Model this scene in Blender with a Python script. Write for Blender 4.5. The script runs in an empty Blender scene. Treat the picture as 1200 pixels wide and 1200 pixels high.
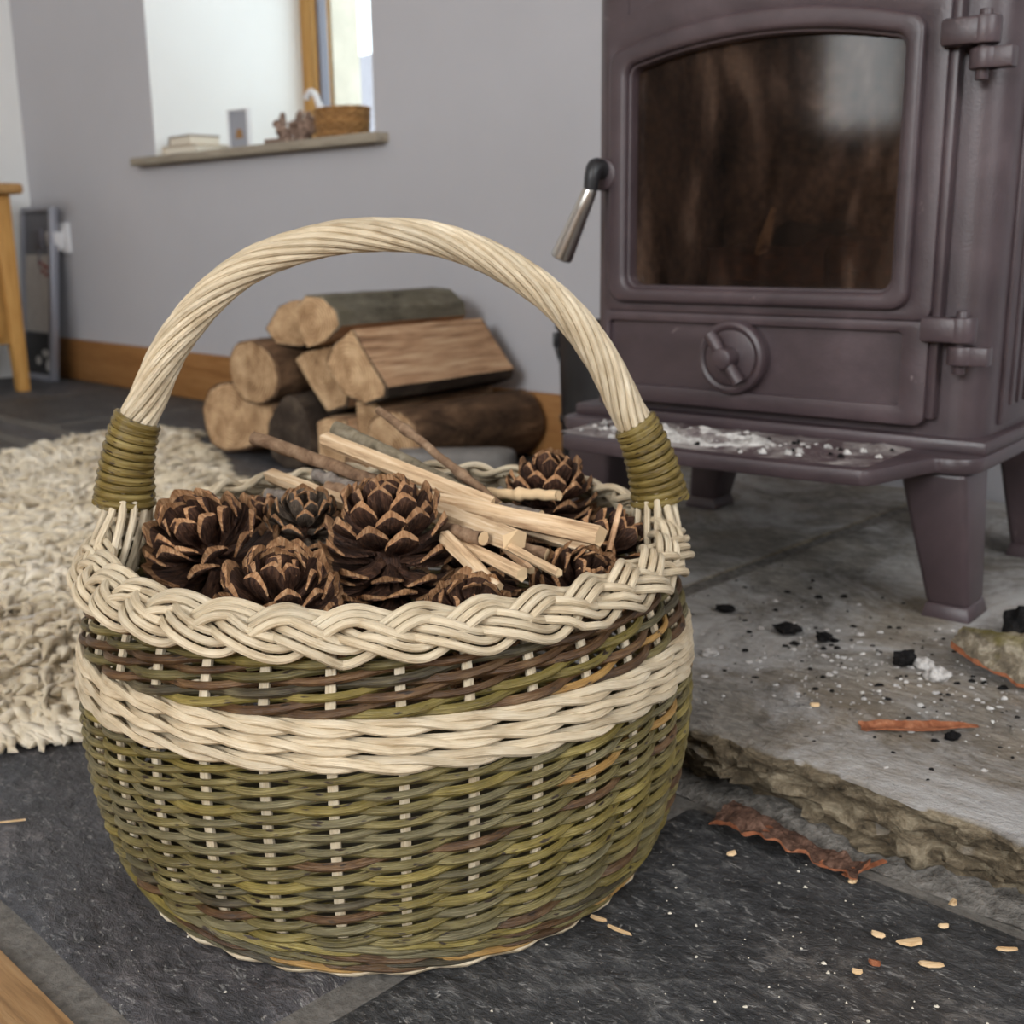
import bpy, bmesh, math, random
import numpy as np
from mathutils import Vector, Matrix, noise as mnoise

random.seed(7)
rng = np.random.default_rng(7)
scene = bpy.context.scene
COL = scene.collection
PI = math.pi
sin, cos = math.sin, math.cos

# ------------------------------------------------------------------ camera
cam_d = bpy.data.cameras.new('camera')
cam = bpy.data.objects.new('camera', cam_d)
COL.objects.link(cam)
pitch, roll = math.radians(13.5), math.radians(0.69)
fw = Vector((0, cos(pitch), -sin(pitch)))
u0 = Vector((0, sin(pitch), cos(pitch)))
r0 = Vector((1, 0, 0))
rt = r0 * cos(roll) - u0 * sin(roll)
up = u0 * cos(roll) + r0 * sin(roll)
cam.matrix_world = Matrix(((rt.x, up.x, -fw.x, 0), (rt.y, up.y, -fw.y, 0), (rt.z, up.z, -fw.z, 0.43), (0, 0, 0, 1)))
cam_d.sensor_width = 36
cam_d.lens = 40.5
cam_d.clip_start = 0.02
cam_d.dof.use_dof = True
cam_d.dof.focus_distance = 0.66
cam_d.dof.aperture_fstop = 11.0
scene.camera = cam

# ------------------------------------------------------------------ view, world, lights
vs = scene.view_settings
vs.view_transform = 'Standard'
vs.look = 'None'
vs.gamma = 1.0
vs.use_curve_mapping = False
vs.exposure = 0.12
world = bpy.data.worlds.new('sky')
scene.world = world
world.use_nodes = True
bg = world.node_tree.nodes['Background']
bg.inputs[0].default_value = (0.84, 0.93, 1.0, 1)
bg.inputs[1].default_value = 3.4

# wall frame: b runs along the back wall to the right, n points into the back wall
BW = (0.714, -0.700)
NW = (0.700, 0.714)
WANG = math.atan2(BW[1], BW[0])
def WP(t, o, z=0.0):
    return Vector((BW[0]*t + NW[0]*o, BW[1]*t + NW[1]*o, z))

def area(name, loc, direction, sx, sy, power, col):
    l = bpy.data.lights.new(name, 'AREA')
    l.shape = 'RECTANGLE'; l.size = sx; l.size_y = sy; l.energy = power; l.color = col
    o = bpy.data.objects.new(name, l); COL.objects.link(o)
    o.location = loc
    o.rotation_euler = Vector(direction).to_track_quat('-Z', 'Y').to_euler()
    return o
# daylight entering through the glazed doors behind the camera and the window in the right wall
area('daylight_front', WP(0.3, -3.34, 1.72), (NW[0], NW[1], -0.12), 2.0, 1.2, 140, (0.93, 0.97, 1.0))
area('daylight_right', WP(2.54, -0.2, 1.72), (-BW[0], -BW[1], -0.12), 1.5, 1.1, 72, (0.92, 0.96, 1.0))
area('daylight_side', WP(-1.95, -3.34, 1.45), (NW[0], NW[1], 0), 0.36, 1.1, 6, (0.93, 0.97, 1.0))

# ------------------------------------------------------------------ helpers
def srgb(r, g, b):
    f = lambda c: (c/12.92 if c <= 0.04045 else ((c+0.055)/1.055)**2.4)
    return (f(r/255), f(g/255), f(b/255), 1.0)

class G:
    def __init__(s):
        s.v = []; s.f = []; s.uv = []; s.m = []
    def add(s, v, f, uv=None, m=0):
        b = len(s.v)
        s.v += [tuple(p) for p in v]
        for k, q in enumerate(f):
            s.f.append(tuple(i+b for i in q)); s.m.append(m)
            s.uv.append(uv[k] if uv else [(0, 0)]*len(q))
        return s
    def box(s, x0, x1, y0, y1, z0, z1, m=0):
        v = [(x0,y0,z0),(x1,y0,z0),(x1,y1,z0),(x0,y1,z0),(x0,y0,z1),(x1,y0,z1),(x1,y1,z1),(x0,y1,z1)]
        f = [(3,2,1,0),(4,5,6,7),(0,1,5,4),(1,2,6,5),(2,3,7,6),(3,0,4,7)]
        return s.add(v, f, m=m)
    def prism(s, poly, z0, z1, m=0, top=None):
        """poly in xy (counter-clockwise), extruded in z"""
        n = len(poly); top = top or poly
        v = [(p[0], p[1], z0) for p in poly] + [(p[0], p[1], z1) for p in top]
        f = [tuple(range(n-1, -1, -1)), tuple(range(n, 2*n))]
        f += [(i, (i+1) % n, n+(i+1) % n, n+i) for i in range(n)]
        return s.add(v, f, m=m)
    def tube(s, pts, rad, sides=6, cap=True, closed=False, m=0, flat=None, capm=None, up=None):
        P = np.array(pts, float); n = len(P)
        R = np.full(n, rad, float) if np.isscalar(rad) else np.array(rad, float)
        if closed:
            T = np.roll(P, -1, 0) - np.roll(P, 1, 0)
        else:
            T = np.gradient(P, axis=0)
        T /= np.linalg.norm(T, axis=1)[:, None] + 1e-12
        a = np.array(up if up is not None else ((0, 0, 1) if abs(T[0][2]) < .9 else (1, 0, 0)), float)
        N = np.zeros_like(P)
        x = a - T[0]*np.dot(a, T[0]); N[0] = x/np.linalg.norm(x)
        for i in range(1, n):
            base = np.array(up, float) if up is not None else N[i-1]
            x = base - T[i]*np.dot(base, T[i]); N[i] = x/(np.linalg.norm(x)+1e-12)
        B = np.cross(T, N)
        ang = np.arange(sides)*2*PI/sides
        fl = flat or (1, 1)
        V = P[:, None, :] + R[:, None, None]*(np.cos(ang)[None, :, None]*N[:, None, :]*fl[0] + np.sin(ang)[None, :, None]*B[:, None, :]*fl[1])
        L = np.concatenate([[0], np.cumsum(np.linalg.norm(np.diff(P, axis=0), axis=1))])
        v = V.reshape(-1, 3).tolist(); f = []; uv = []
        rows = n if closed else n-1
        w = 2*PI*float(R.mean())
        for i in range(rows):
            i2 = (i+1) % n
            l2 = L[i2] if i2 > i else L[-1]+.001
            for j in range(sides):
                j2 = (j+1) % sides
                f.append((i*sides+j, i*sides+j2, i2*sides+j2, i2*sides+j))
                uv.append([(j/sides*w, L[i]), ((j+1)/sides*w, L[i]), ((j+1)/sides*w, l2), (j/sides*w, l2)])
        s.add(v, f, uv, m)
        if cap and not closed:
            b = len(s.v) - len(v); cm = m if capm is None else capm
            s.f.append(tuple(b+j for j in range(sides-1, -1, -1))); s.m.append(cm); s.uv.append([(0, 0)]*sides)
            s.f.append(tuple(b+(n-1)*sides+j for j in range(sides))); s.m.append(cm); s.uv.append([(0, 0)]*sides)
        return s
    def lathe(s, prof, seg=32, m=0):
        """prof: list of (r, z)"""
        n = len(prof); v = []; f = []
        for i in range(seg):
            a = 2*PI*i/seg
            v += [(r*cos(a), r*sin(a), z) for r, z in prof]
        for i in range(seg):
            k = (i+1) % seg
            for j in range(n-1):
                f.append((i*n+j, k*n+j, k*n+j+1, i*n+j+1))
        return s.add(v, f, m=m)

def mk(name, g, mats, parent=None, smooth=True, bevel=0, seg=2, sharp=0.7, loc=None, rotz=None):
    me = bpy.data.meshes.new(name)
    me.from_pydata(g.v, [], g.f)
    if not isinstance(mats, (list, tuple)):
        mats = [mats]
    for m in mats:
        me.materials.append(m)
    if len(mats) > 1:
        me.polygons.foreach_set('material_index', g.m)
    if any(u[0] != (0, 0) for u in g.uv[:4]):
        ul = me.uv_layers.new(name='UVMap')
        flat = [c for q in g.uv for p in q for c in p]
        ul.data.foreach_set('uv', flat)
    if bevel:
        bm = bmesh.new(); bm.from_mesh(me)
        bmesh.ops.remove_doubles(bm, verts=bm.verts, dist=1e-6)
        ed = [e for e in bm.edges if len(e.link_faces) == 2 and e.calc_face_angle(0) > 0.5]
        bmesh.ops.bevel(bm, geom=ed, offset=bevel, segments=seg, affect='EDGES', profile=0.5, clamp_overlap=True)
        bm.normal_update()
        bm.to_mesh(me); bm.free()
    if smooth:
        me.polygons.foreach_set('use_smooth', [True]*len(me.polygons))
        try:
            me.set_sharp_from_angle(angle=sharp)
        except Exception:
            pass
    me.update()
    o = bpy.data.objects.new(name, me)
    COL.objects.link(o)
    if parent:
        o.parent = parent
    if loc is not None:
        o.location = loc
    if rotz is not None:
        o.rotation_euler = (0, 0, rotz)
    return o

def tag(o, label, cat, group=None, kind=None):
    o['label'] = label; o['category'] = cat
    if group: o['group'] = group
    if kind: o['kind'] = kind
    return o

def thing(name, label, cat, loc=(0, 0, 0), rotz=0, group=None):
    o = bpy.data.objects.new(name, None)
    o.empty_display_size = .05
    COL.objects.link(o); o.location = loc; o.rotation_euler = (0, 0, rotz)
    return tag(o, label, cat, group)

def struct(o, label=None):
    o['kind'] = 'structure'
    if label: o['label'] = label
    return o

def catmull(P, n):
    P = np.array(P, float)
    Q = np.vstack([2*P[0]-P[1], P, 2*P[-1]-P[-2]])
    out = []
    tt = np.linspace(0, len(P)-1, n)
    for t in tt:
        i = min(int(t), len(P)-2); u = t-i
        a, b, c, d = Q[i], Q[i+1], Q[i+2], Q[i+3]
        out.append(.5*((2*b)+(-a+c)*u+(2*a-5*b+4*c-d)*u*u+(-a+3*b-3*c+d)*u**3))
    return np.array(out)

def nz(x, y=0., z=0.):
    return mnoise.noise((x, y, z))
def fbm(x, y=0., z=0., o=4):
    return mnoise.fractal((x, y, z), 1.0, 2.0, o)

# ------------------------------------------------------------------ materials
class MT:
    def __init__(s, name):
        s.m = bpy.data.materials.new(name); s.m.use_nodes = True
        s.nt = s.m.node_tree; s.n = s.nt.nodes; s.l = s.nt.links
        s.b = s.n['Principled BSDF']; s.out = s.n['Material Output']
    def node(s, t, **kw):
        x = s.n.new(t)
        for k, v in kw.items():
            setattr(x, k, v)
        return x
    def link(s, a, b): s.l.new(a, b)
    def coord(s, which='Object', scale=(1, 1, 1), rot=(0, 0, 0), loc=(0, 0, 0)):
        tc = s.node('ShaderNodeTexCoord'); mp = s.node('ShaderNodeMapping')
        mp.inputs['Scale'].default_value = scale; mp.inputs['Rotation'].default_value = rot; mp.inputs['Location'].default_value = loc
        s.link(tc.outputs[which], mp.inputs['Vector']); return mp.outputs['Vector']
    def noise(s, vec, scale=5, detail=4, rough=.6, dist=0, w=None):
        x = s.node('ShaderNodeTexNoise')
        if w is not None:
            x.noise_dimensions = '4D'; s.link(w, x.inputs['W'])
        x.inputs['Scale'].default_value = scale; x.inputs['Detail'].default_value = detail
        x.inputs['Roughness'].default_value = rough; x.inputs['Distortion'].default_value = dist
        s.link(vec, x.inputs['Vector']); return x.outputs['Fac']
    def ramp(s, fac, stops, interp='LINEAR'):
        x = s.node('ShaderNodeValToRGB'); cr = x.color_ramp; cr.interpolation = interp
        while len(cr.elements) < len(stops): cr.elements.new(.5)
        for e, (p, c) in zip(cr.elements, stops):
            e.position = p; e.color = c if len(c) == 4 else tuple(c)+(1,)
        s.link(fac, x.inputs['Fac']); return x.outputs['Color']
    def mix(s, fac, a, b, mode='MIX'):
        x = s.node('ShaderNodeMix', data_type='RGBA', blend_type=mode)
        for sock, val in ((x.inputs[0], fac), (x.inputs[6], a), (x.inputs[7], b)):
            if hasattr(val, 'links'): s.link(val, sock)
            else: sock.default_value = val
        return x.outputs[2]
    def math(s, op, a, b=0.):
        x = s.node('ShaderNodeMath', operation=op)
        for sock, val in ((x.inputs[0], a), (x.inputs[1], b)):
            if hasattr(val, 'links'): s.link(val, sock)
            else: sock.default_value = val
        return x.outputs[0]
    def bump(s, h, strength=.3, dist=.002):
        x = s.node('ShaderNodeBump'); x.inputs['Strength'].default_value = strength; x.inputs['Distance'].default_value = dist
        s.link(h, x.inputs['Height']); s.link(x.outputs[0], s.b.inputs['Normal'])
    def rand(s):
        return s.node('ShaderNodeObjectInfo').outputs['Random']
    def hsv(s, col, h=.5, sat=1., v=1.):
        x = s.node('ShaderNodeHueSaturation')
        for sock, val in ((x.inputs['Hue'], h), (x.inputs['Saturation'], sat), (x.inputs['Value'], v)):
            if hasattr(val, 'links'): s.link(val, sock)
            else: sock.default_value = val
        s.link(col, x.inputs['Color']); return x.outputs[0]
    def set(s, col=None, rough=.6, spec=.4, metal=0.):
        if col is not None:
            if hasattr(col, 'links'): s.link(col, s.b.inputs['Base Color'])
            else: s.b.inputs['Base Color'].default_value = col
        if hasattr(rough, 'links'): s.link(rough, s.b.inputs['Roughness'])
        else: s.b.inputs['Roughness'].default_value = rough
        s.b.inputs['Specular IOR Level'].default_value = spec
        s.b.inputs['Metallic'].default_value = metal
        return s.m
    def vrange(s, src, lo, hi):
        x = s.node('ShaderNodeMapRange'); s.link(src, x.inputs[0])
        x.inputs[3].default_value = lo; x.inputs[4].default_value = hi
        return x.outputs[0]

def rod_mat(name, dark, mid, light, rough=.45, streak=.35, vlo=.8, vhi=1.2, spots=False):
    t = MT(name); r = t.rand(); w = t.math('MULTIPLY', r, 50.)
    uv = t.coord('UV', (1400, 60, 1))
    n1 = t.noise(uv, 1, 3, .6, w=w)
    uv2 = t.coord('UV', (90, 45, 1))
    n2 = t.noise(uv2, 1, 2, .6, w=w)
    k = t.mix(streak, n2, n1)
    c = t.ramp(k, [(.3, dark), (.5, mid), (.7, light)])
    if spots:
        n3 = t.noise(t.coord('UV', (300, 90, 1)), 1, 2, .5, w=w)
        c = t.mix(t.ramp(n3, [(.62, (0, 0, 0)), (.68, (1, 1, 1))]), c, srgb(48, 36, 26))
    c = t.hsv(c, .5, 1., t.vrange(r, vlo, vhi))
    t.bump(n1, .6, .002)
    return t.set(c, rough, .4)

m_cream = rod_mat('peeled_willow', srgb(160, 138, 106), srgb(201, 184, 155), srgb(222, 209, 184), .42, .4, .86, 1.08)
m_olive = [
    rod_mat('olive_willow', srgb(56, 49, 26), srgb(106, 95, 56), srgb(152, 140, 96), .34, .62, .7, 1.18, True),
    rod_mat('moss_willow', srgb(70, 58, 24), srgb(118, 104, 52), srgb(162, 147, 90), .34, .5, .8, 1.15, True),
    rod_mat('grey_green_willow', srgb(62, 56, 38), srgb(102, 94, 66), srgb(150, 141, 108), .38, .62, .7, 1.18, True),
    rod_mat('brown_willow', srgb(44, 29, 17), srgb(86, 61, 38), srgb(132, 105, 73), .34, .5, .75, 1.1, True),
    rod_mat('ochre_willow', srgb(118, 86, 42), srgb(156, 120, 66), srgb(180, 148, 94), .4, .5, .85, 1.1, True),
    rod_mat('dark_willow', srgb(38, 33, 24), srgb(72, 64, 46), srgb(116, 107, 82), .4, .5, .8, 1.1, True),
]
m_bind = rod_mat('binding_willow', srgb(66, 52, 22), srgb(112, 94, 46), srgb(156, 138, 84), .26, .5, .95, 1.05, True)

def wood_mat(name, dark, mid, light, axis='Y', sc=6, rough=.7, vlo=.9, vhi=1.1, fine=180):
    t = MT(name); r = t.rand(); w = t.math('MULTIPLY', r, 40.)
    s1 = {'X': (1, 14, 14), 'Y': (14, 1, 14), 'Z': (14, 14, 1)}[axis]
    n1 = t.noise(t.coord('Object', s1), sc, 4, .6, .6, w=w)
    n2 = t.noise(t.coord('Object', tuple(6 if q > 1 else .5 for q in s1)), fine/6, 3, .6, 0, w=w)
    k = t.mix(.4, n1, n2)
    c = t.ramp(k, [(.32, dark), (.5, mid), (.68, light)])
    c = t.hsv(c, .5, 1., t.vrange(r, vlo, vhi))
    t.bump(k, .35, .003)
    return t.set(c, rough, .3)

m_oak = wood_mat('oak', srgb(146, 102, 56), srgb(186, 142, 88), srgb(206, 166, 112), 'X', 3, .5)
m_oakf = wood_mat('oak_floor', srgb(104, 76, 48), srgb(158, 122, 82), srgb(180, 146, 104), 'X', 9, .5)
m_oakv = wood_mat('oak_upright', srgb(156, 110, 56), srgb(194, 146, 82), srgb(210, 166, 102), 'Z', 3, .5)
m_base = wood_mat('baseboard_oak', srgb(128, 84, 44), srgb(156, 110, 64), srgb(172, 128, 80), 'X', 2, .55)
m_split = wood_mat('split_firewood', srgb(98, 62, 42), srgb(190, 150, 114), srgb(226, 194, 158), 'Y', 4.5, .8)
m_pale = wood_mat('kindling_wood', srgb(132, 98, 68), srgb(204, 174, 138), srgb(232, 212, 182), 'X', 14, .65, .88, 1.08, 420)

def bark_mat(name, dark, mid, light, sc=18, strength=.8, moss=None):
    t = MT(name); r = t.rand(); w = t.math('MULTIPLY', r, 40.)
    n1 = t.noise(t.coord('Object', (1.4, .6, 1.4)), sc, 6, .7, .5, w=w)
    c = t.ramp(n1, [(.3, dark), (.5, mid), (.7, light)])
    if moss:
        n2 = t.noise(t.coord('Object'), 14, 3, .6, 0, w=w)
        c = t.mix(t.ramp(n2, [(.5, (0, 0, 0)), (.62, (1, 1, 1))]), c, moss)
    t.bump(n1, strength, .006)
    return t.set(c, .9, .2)
m_bark_brown = bark_mat('brown_bark', srgb(44, 32, 24), srgb(92, 70, 52), srgb(138, 108, 82))
m_bark_dark = bark_mat('dark_bark', srgb(34, 28, 24), srgb(62, 52, 44), srgb(92, 80, 68))
m_bark_moss = bark_mat('mossy_bark', srgb(62, 58, 48), srgb(108, 102, 88), srgb(146, 140, 122), 16, .7, srgb(104, 98, 82))

def ring_mat(name, dark, mid, light):
    t = MT(name); r = t.rand(); w = t.math('MULTIPLY', r, 40.)
    v = t.coord('Object', (1, .12, 1), loc=(.012, 0, .01))
    n = t.noise(v, 9, 2, .5, 0, w=w)
    dv = t.node('ShaderNodeVectorMath', operation='LENGTH'); t.link(v, dv.inputs[0])
    d = t.math('ADD', t.math('MULTIPLY', dv.outputs['Value'], 900.), t.math('MULTIPLY', n, 14.))
    s = t.math('MULTIPLY', t.math('ADD', t.math('SINE', d), 1.), .5)
    n2 = t.noise(t.coord('Object'), 24, 5, .7, 0, w=w)
    k = t.mix(.8, s, n2)
    c = t.ramp(k, [(.3, dark), (.5, mid), (.7, light)])
    c = t.hsv(c, .5, 1., t.vrange(r, .85, 1.08))
    t.bump(k, .3, .002)
    return t.set(c, .85, .2)
m_end = ring_mat('sawn_end', srgb(96, 68, 46), srgb(182, 146, 108), srgb(220, 190, 152))

def slate_mat(name, dark, mid, light, scale=1., tint=None, rough=.5):
    t = MT(name); r = t.rand(); w = t.math('MULTIPLY', r, 30.)
    v = t.coord('Object', (1, 1.7, 1), (0, 0, .5))
    n1 = t.noise(v, 9*scale, 7, .72, .7, w=w)
    n2 = t.noise(v, 60*scale, 5, .7, .4, w=w)
    n3 = t.noise(v, 3*scale, 2, .5, 0, w=w)
    k = t.mix(.5, n1, n2)
    c = t.ramp(k, [(.36, dark), (.52, mid), (.66, light)])
    if tint:
        c = t.mix(t.ramp(n3, [(.45, (0, 0, 0)), (.62, (.6, .6, .6))]), c, t.mix(1., c, tint, 'MULTIPLY'))
    # chalky scuffs
    n4 = t.noise(t.coord('Object', (1, 2.6, 1), (0, 0, .6)), 75*scale, 4, .7, 1.2, w=w)
    c = t.mix(t.ramp(n4, [(.575, (0, 0, 0)), (.67, (.8, .8, .8))]), c, srgb(146, 144, 141))
    n5 = t.noise(t.coord('Object'), 330*scale, 2, .5, 0, w=w)
    c = t.mix(t.ramp(n5, [(.66, (0, 0, 0)), (.74, (.7, .7, .7))]), c, srgb(168, 165, 160))
    t.bump(t.mix(.55, n1, n2), .9, .012)
    return t.set(c, t.vrange(n1, rough-.12, rough+.2), .45)
m_slate = slate_mat('slate', srgb(26, 27, 29), srgb(60, 60, 61), srgb(120, 118, 115), 1., srgb(255, 232, 212))
m_slate2 = slate_mat('slate_purple', srgb(34, 36, 39), srgb(74, 75, 79), srgb(128, 127, 128), 1., srgb(255, 236, 228))

def simple(name, col, rough=.5, spec=.4, metal=0., nscale=0, namp=.15, bstr=.15, bdist=.001):
    t = MT(name)
    if nscale:
        n = t.noise(t.coord('Object'), nscale, 4, .6)
        lo = tuple(c*(1-namp) for c in col[:3])+(1,); hi = tuple(min(1, c*(1+namp)) for c in col[:3])+(1,)
        c = t.ramp(n, [(.3, lo), (.7, hi)])
        t.bump(n, bstr, bdist)
        return t.set(c, rough, spec, metal)
    return t.set(col, rough, spec, metal)

m_wall = simple('plaster_grey', srgb(182, 181, 185), .9, .2, 0, 2.5, .03, .05)
m_wall_dim = simple('plaster_low_bounce', srgb(132, 128, 126), .9, .2, 0, 2.5, .03, .05)  # made-up darker tone for the unseen right and front walls, cuts bounced fill light
m_white = simple('plaster_white', srgb(232, 232, 230), .9, .2, 0, 3, .02, .05)
m_ceil = simple('ceiling_white', srgb(235, 233, 230), .9, .2, 0, 3, .02, .03)
m_mortar = simple('mortar', srgb(106, 102, 97), .95, .1, 0, 110, .5, 1., .006)
m_grout = simple('grout', srgb(104, 100, 95), .95, .1, 0, 120, .3, .7, .003)
m_sill = wood_mat('stone_sill', srgb(126, 116, 102), srgb(158, 148, 132), srgb(178, 168, 150), 'X', 4, .7)
m_chrome = simple('brushed_steel', srgb(190, 186, 180), .28, .5, 1.)
m_black = simple('black_metal', srgb(30, 29, 31), .45, .5, 0, 30, .3, .2)
m_plastic = simple('white_plastic', srgb(228, 228, 230), .4, .5)
m_grey = simple('grey_stone', srgb(118, 114, 110), .85, .3, 0, 30, .2, .4, .003)
m_rubber = simple('grey_seal', srgb(120, 120, 130), .6, .4)
m_cream_stone = simple('cream_stone', srgb(206, 198, 182), .95, .1, 0, 12, .1, .5, .01)
m_ext = simple('grey_render', srgb(140, 136, 142), .95, .1, 0, 5, .05)

def stove_mat():
    t = MT('plum_enamel'); v = t.coord('Object')
    n1 = t.noise(v, 7, 5, .65, .4); n2 = t.noise(v, 420, 2, .5)
    c = t.ramp(n1, [(.35, srgb(56, 45, 48)), (.55, srgb(70, 57, 60)), (.72, srgb(86, 72, 75))])
    n3 = t.noise(v, 26, 5, .75, .5)
    c = t.mix(t.ramp(n3, [(.66, (0, 0, 0)), (.74, (.55, .55, .55))]), c, srgb(140, 126, 124))
    t.bump(t.mix(.8, n1, n2), .25, .001)
    return t.set(c, t.vrange(n1, .34, .5), .55)
m_stove = stove_mat()
def ashy():
    t = MT('ash_dusted_iron'); v = t.coord('Object')
    n3 = t.noise(v, 20, 6, .75, .5)
    c = t.mix(t.ramp(n3, [(.42, (0, 0, 0)), (.62, (.85, .85, .85))]), srgb(82, 68, 70), srgb(168, 162, 158))
    t.bump(n3, .4, .003)
    return t.set(c, .85, .2)
m_ashy = ashy()
def ash_mat(name, a, b, c_):
    t = MT(name); n = t.noise(t.coord('Object'), 90, 5, .7)
    t.bump(n, .6, .003)
    return t.set(t.ramp(n, [(.3, a), (.5, b), (.7, c_)]), .95, .1)
m_ash = ash_mat('ash', srgb(120, 116, 112), srgb(178, 174, 170), srgb(214, 212, 208))
m_char = ash_mat('charcoal', srgb(14, 13, 13), srgb(24, 23, 23), srgb(46, 44, 43))
m_brick = ash_mat('sooty_firebrick', srgb(58, 42, 33), srgb(118, 88, 68), srgb(162, 132, 106))
m_burnt = ash_mat('burnt_wood', srgb(26, 16, 12), srgb(74, 42, 26), srgb(130, 84, 52))

def stove_glass():
    t = MT('sooty_glass')
    v = t.coord('Object', (5, 1, 1.6))
    n = t.noise(v, 2.6, 4, .6, .6)
    tr = t.node('ShaderNodeBsdfTransparent')
    t.link(t.ramp(n, [(.35, (.62, .56, .50)), (.65, (.92, .88, .83))]), tr.inputs[0])
    gl = t.node('ShaderNodeBsdfGlossy'); gl.inputs['Roughness'].default_value = .08; gl.inputs['Color'].default_value = (.9, .9, .9, 1)
    df = t.node('ShaderNodeBsdfDiffuse')
    t.link(t.ramp(n, [(.36, srgb(14, 12, 11)), (.52, srgb(58, 44, 37)), (.66, srgb(112, 90, 76))]), df.inputs[0])
    m1 = t.node('ShaderNodeMixShader'); m1.inputs[0].default_value = .30
    t.link(tr.outputs[0], m1.inputs[1]); t.link(df.outputs[0], m1.inputs[2])
    fc = t.node('ShaderNodeLayerWeight').outputs['Facing']
    fr = t.math('ADD', t.math('MULTIPLY', t.math('POWER', fc, 4.), .7), .035)
    m2 = t.node('ShaderNodeMixShader'); t.link(fr, m2.inputs[0])
    t.link(m1.outputs[0], m2.inputs[1]); t.link(gl.outputs[0], m2.inputs[2])
    t.link(m2.outputs[0], t.out.inputs[0])
    return t.m
m_sglass = stove_glass()
def clear_glass():
    t = MT('window_glass')
    tr = t.node('ShaderNodeBsdfTransparent'); tr.inputs[0].default_value = (.95, .97, .96, 1)
    gl = t.node('ShaderNodeBsdfGlossy'); gl.inputs['Roughness'].default_value = .02
    fc = t.node('ShaderNodeLayerWeight').outputs['Facing']
    fr = t.math('ADD', t.math('MULTIPLY', t.math('POWER', fc, 4.), .7), .03)
    m2 = t.node('ShaderNodeMixShader'); t.link(fr, m2.inputs[0])
    t.link(tr.outputs[0], m2.inputs[1]); t.link(gl.outputs[0], m2.inputs[2]); t.link(m2.outputs[0], t.out.inputs[0])
    return t.m
m_glass = clear_glass()

def hearth_mat():
    t = MT('hearth_stone'); v = t.coord('Object')
    n1 = t.noise(v, 7, 7, .7, .6); n2 = t.noise(t.coord('Object', (1, 2, 1)), 70, 5, .7, .3)
    k = t.mix(.45, n1, n2)
    c = t.ramp(k, [(.33, srgb(62, 58, 54)), (.5, srgb(118, 113, 106)), (.67, srgb(168, 162, 152))])
    n4 = t.noise(v, 3.2, 3, .6)
    c = t.mix(t.ramp(n4, [(.52, (0, 0, 0)), (.68, (.38, .38, .38))]), c, srgb(138, 118, 90))
    # drifts of pale wood ash and soot smears that lie on the stone
    n5 = t.noise(t.coord('Object', (1, 1, 1), loc=(3, 1, 0)), 5.5, 7, .78, .8)
    c = t.mix(t.ramp(n5, [(.45, (0, 0, 0)), (.62, (.75, .75, .75))]), c, srgb(180, 178, 176))
    n6 = t.noise(t.coord('Object', (1, 1, 1), loc=(7, 2, 0)), 16, 6, .8, .6)
    c = t.mix(t.ramp(n6, [(.6, (0, 0, 0)), (.7, (.75, .75, .75))]), c, srgb(40, 38, 37))
    ge = t.node('ShaderNodeNewGeometry'); sx = t.node('ShaderNodeSeparateXYZ'); t.link(ge.outputs['Normal'], sx.inputs[0])
    n7 = t.noise(t.coord('Object', (1, 1, 2.5)), 34, 6, .75, .8)
    fc = t.ramp(n7, [(.32, srgb(44, 38, 30)), (.5, srgb(104, 92, 74)), (.68, srgb(152, 140, 118))])
    c = t.mix(t.ramp(sx.outputs['Z'], [(.86, (1, 1, 1)), (.985, (0, 0, 0))]), c, fc)
    t.bump(t.mix(.55, n1, n2), .9, .010)
    return t.set(c, .85, .25)
m_hearth = hearth_mat()
def wool():
    t = MT('sheep_wool')
    n = t.noise(t.coord('Object'), 7, 4, .6)
    n2 = t.noise(t.coord('Object'), 60, 2, .6)
    c = t.ramp(t.mix(.4, n, n2), [(.32, srgb(150, 128, 98)), (.5, srgb(202, 188, 162)), (.66, srgb(228, 217, 197))])
    m = t.set(c, .95, .1)
    t.b.inputs['Sheen Weight'].default_value = .3
    return m
m_wool = wool()

# ================================================================== SETTING
O_WALL = 1.667; T_LEFT = -3.79; T_RIGHT = 2.6; O_FRONT = -3.4; ZC = 2.5
def wallbox(g, t0, t1, o0, o1, z0, z1):
    g.box(t0, t1, o0, o1, z0, z1); return g
def wmk(name, g, mat, parent=None, **kw):
    """mesh given in wall coordinates (t, o, z)"""
    return mk(name, g, mat, parent, rotz=None if parent else WANG, **kw)

# back wall with the window niche
WT0, WT1, WZ0, WZ1 = -2.975, -2.035, 0.645, 1.75
OW1 = O_WALL + 0.66
g = G()
wallbox(g, T_LEFT-.1, WT0, O_WALL, OW1, 0, ZC)
wallbox(g, WT1, T_RIGHT+.1, O_WALL, OW1, 0, ZC)
wallbox(g, WT0, WT1, O_WALL, OW1, 0, WZ0-.02)
wallbox(g, WT0, WT1, O_WALL, OW1, WZ1+.02, ZC)
wall_back = struct(wmk('wall_back', g, m_wall, smooth=False))
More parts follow.
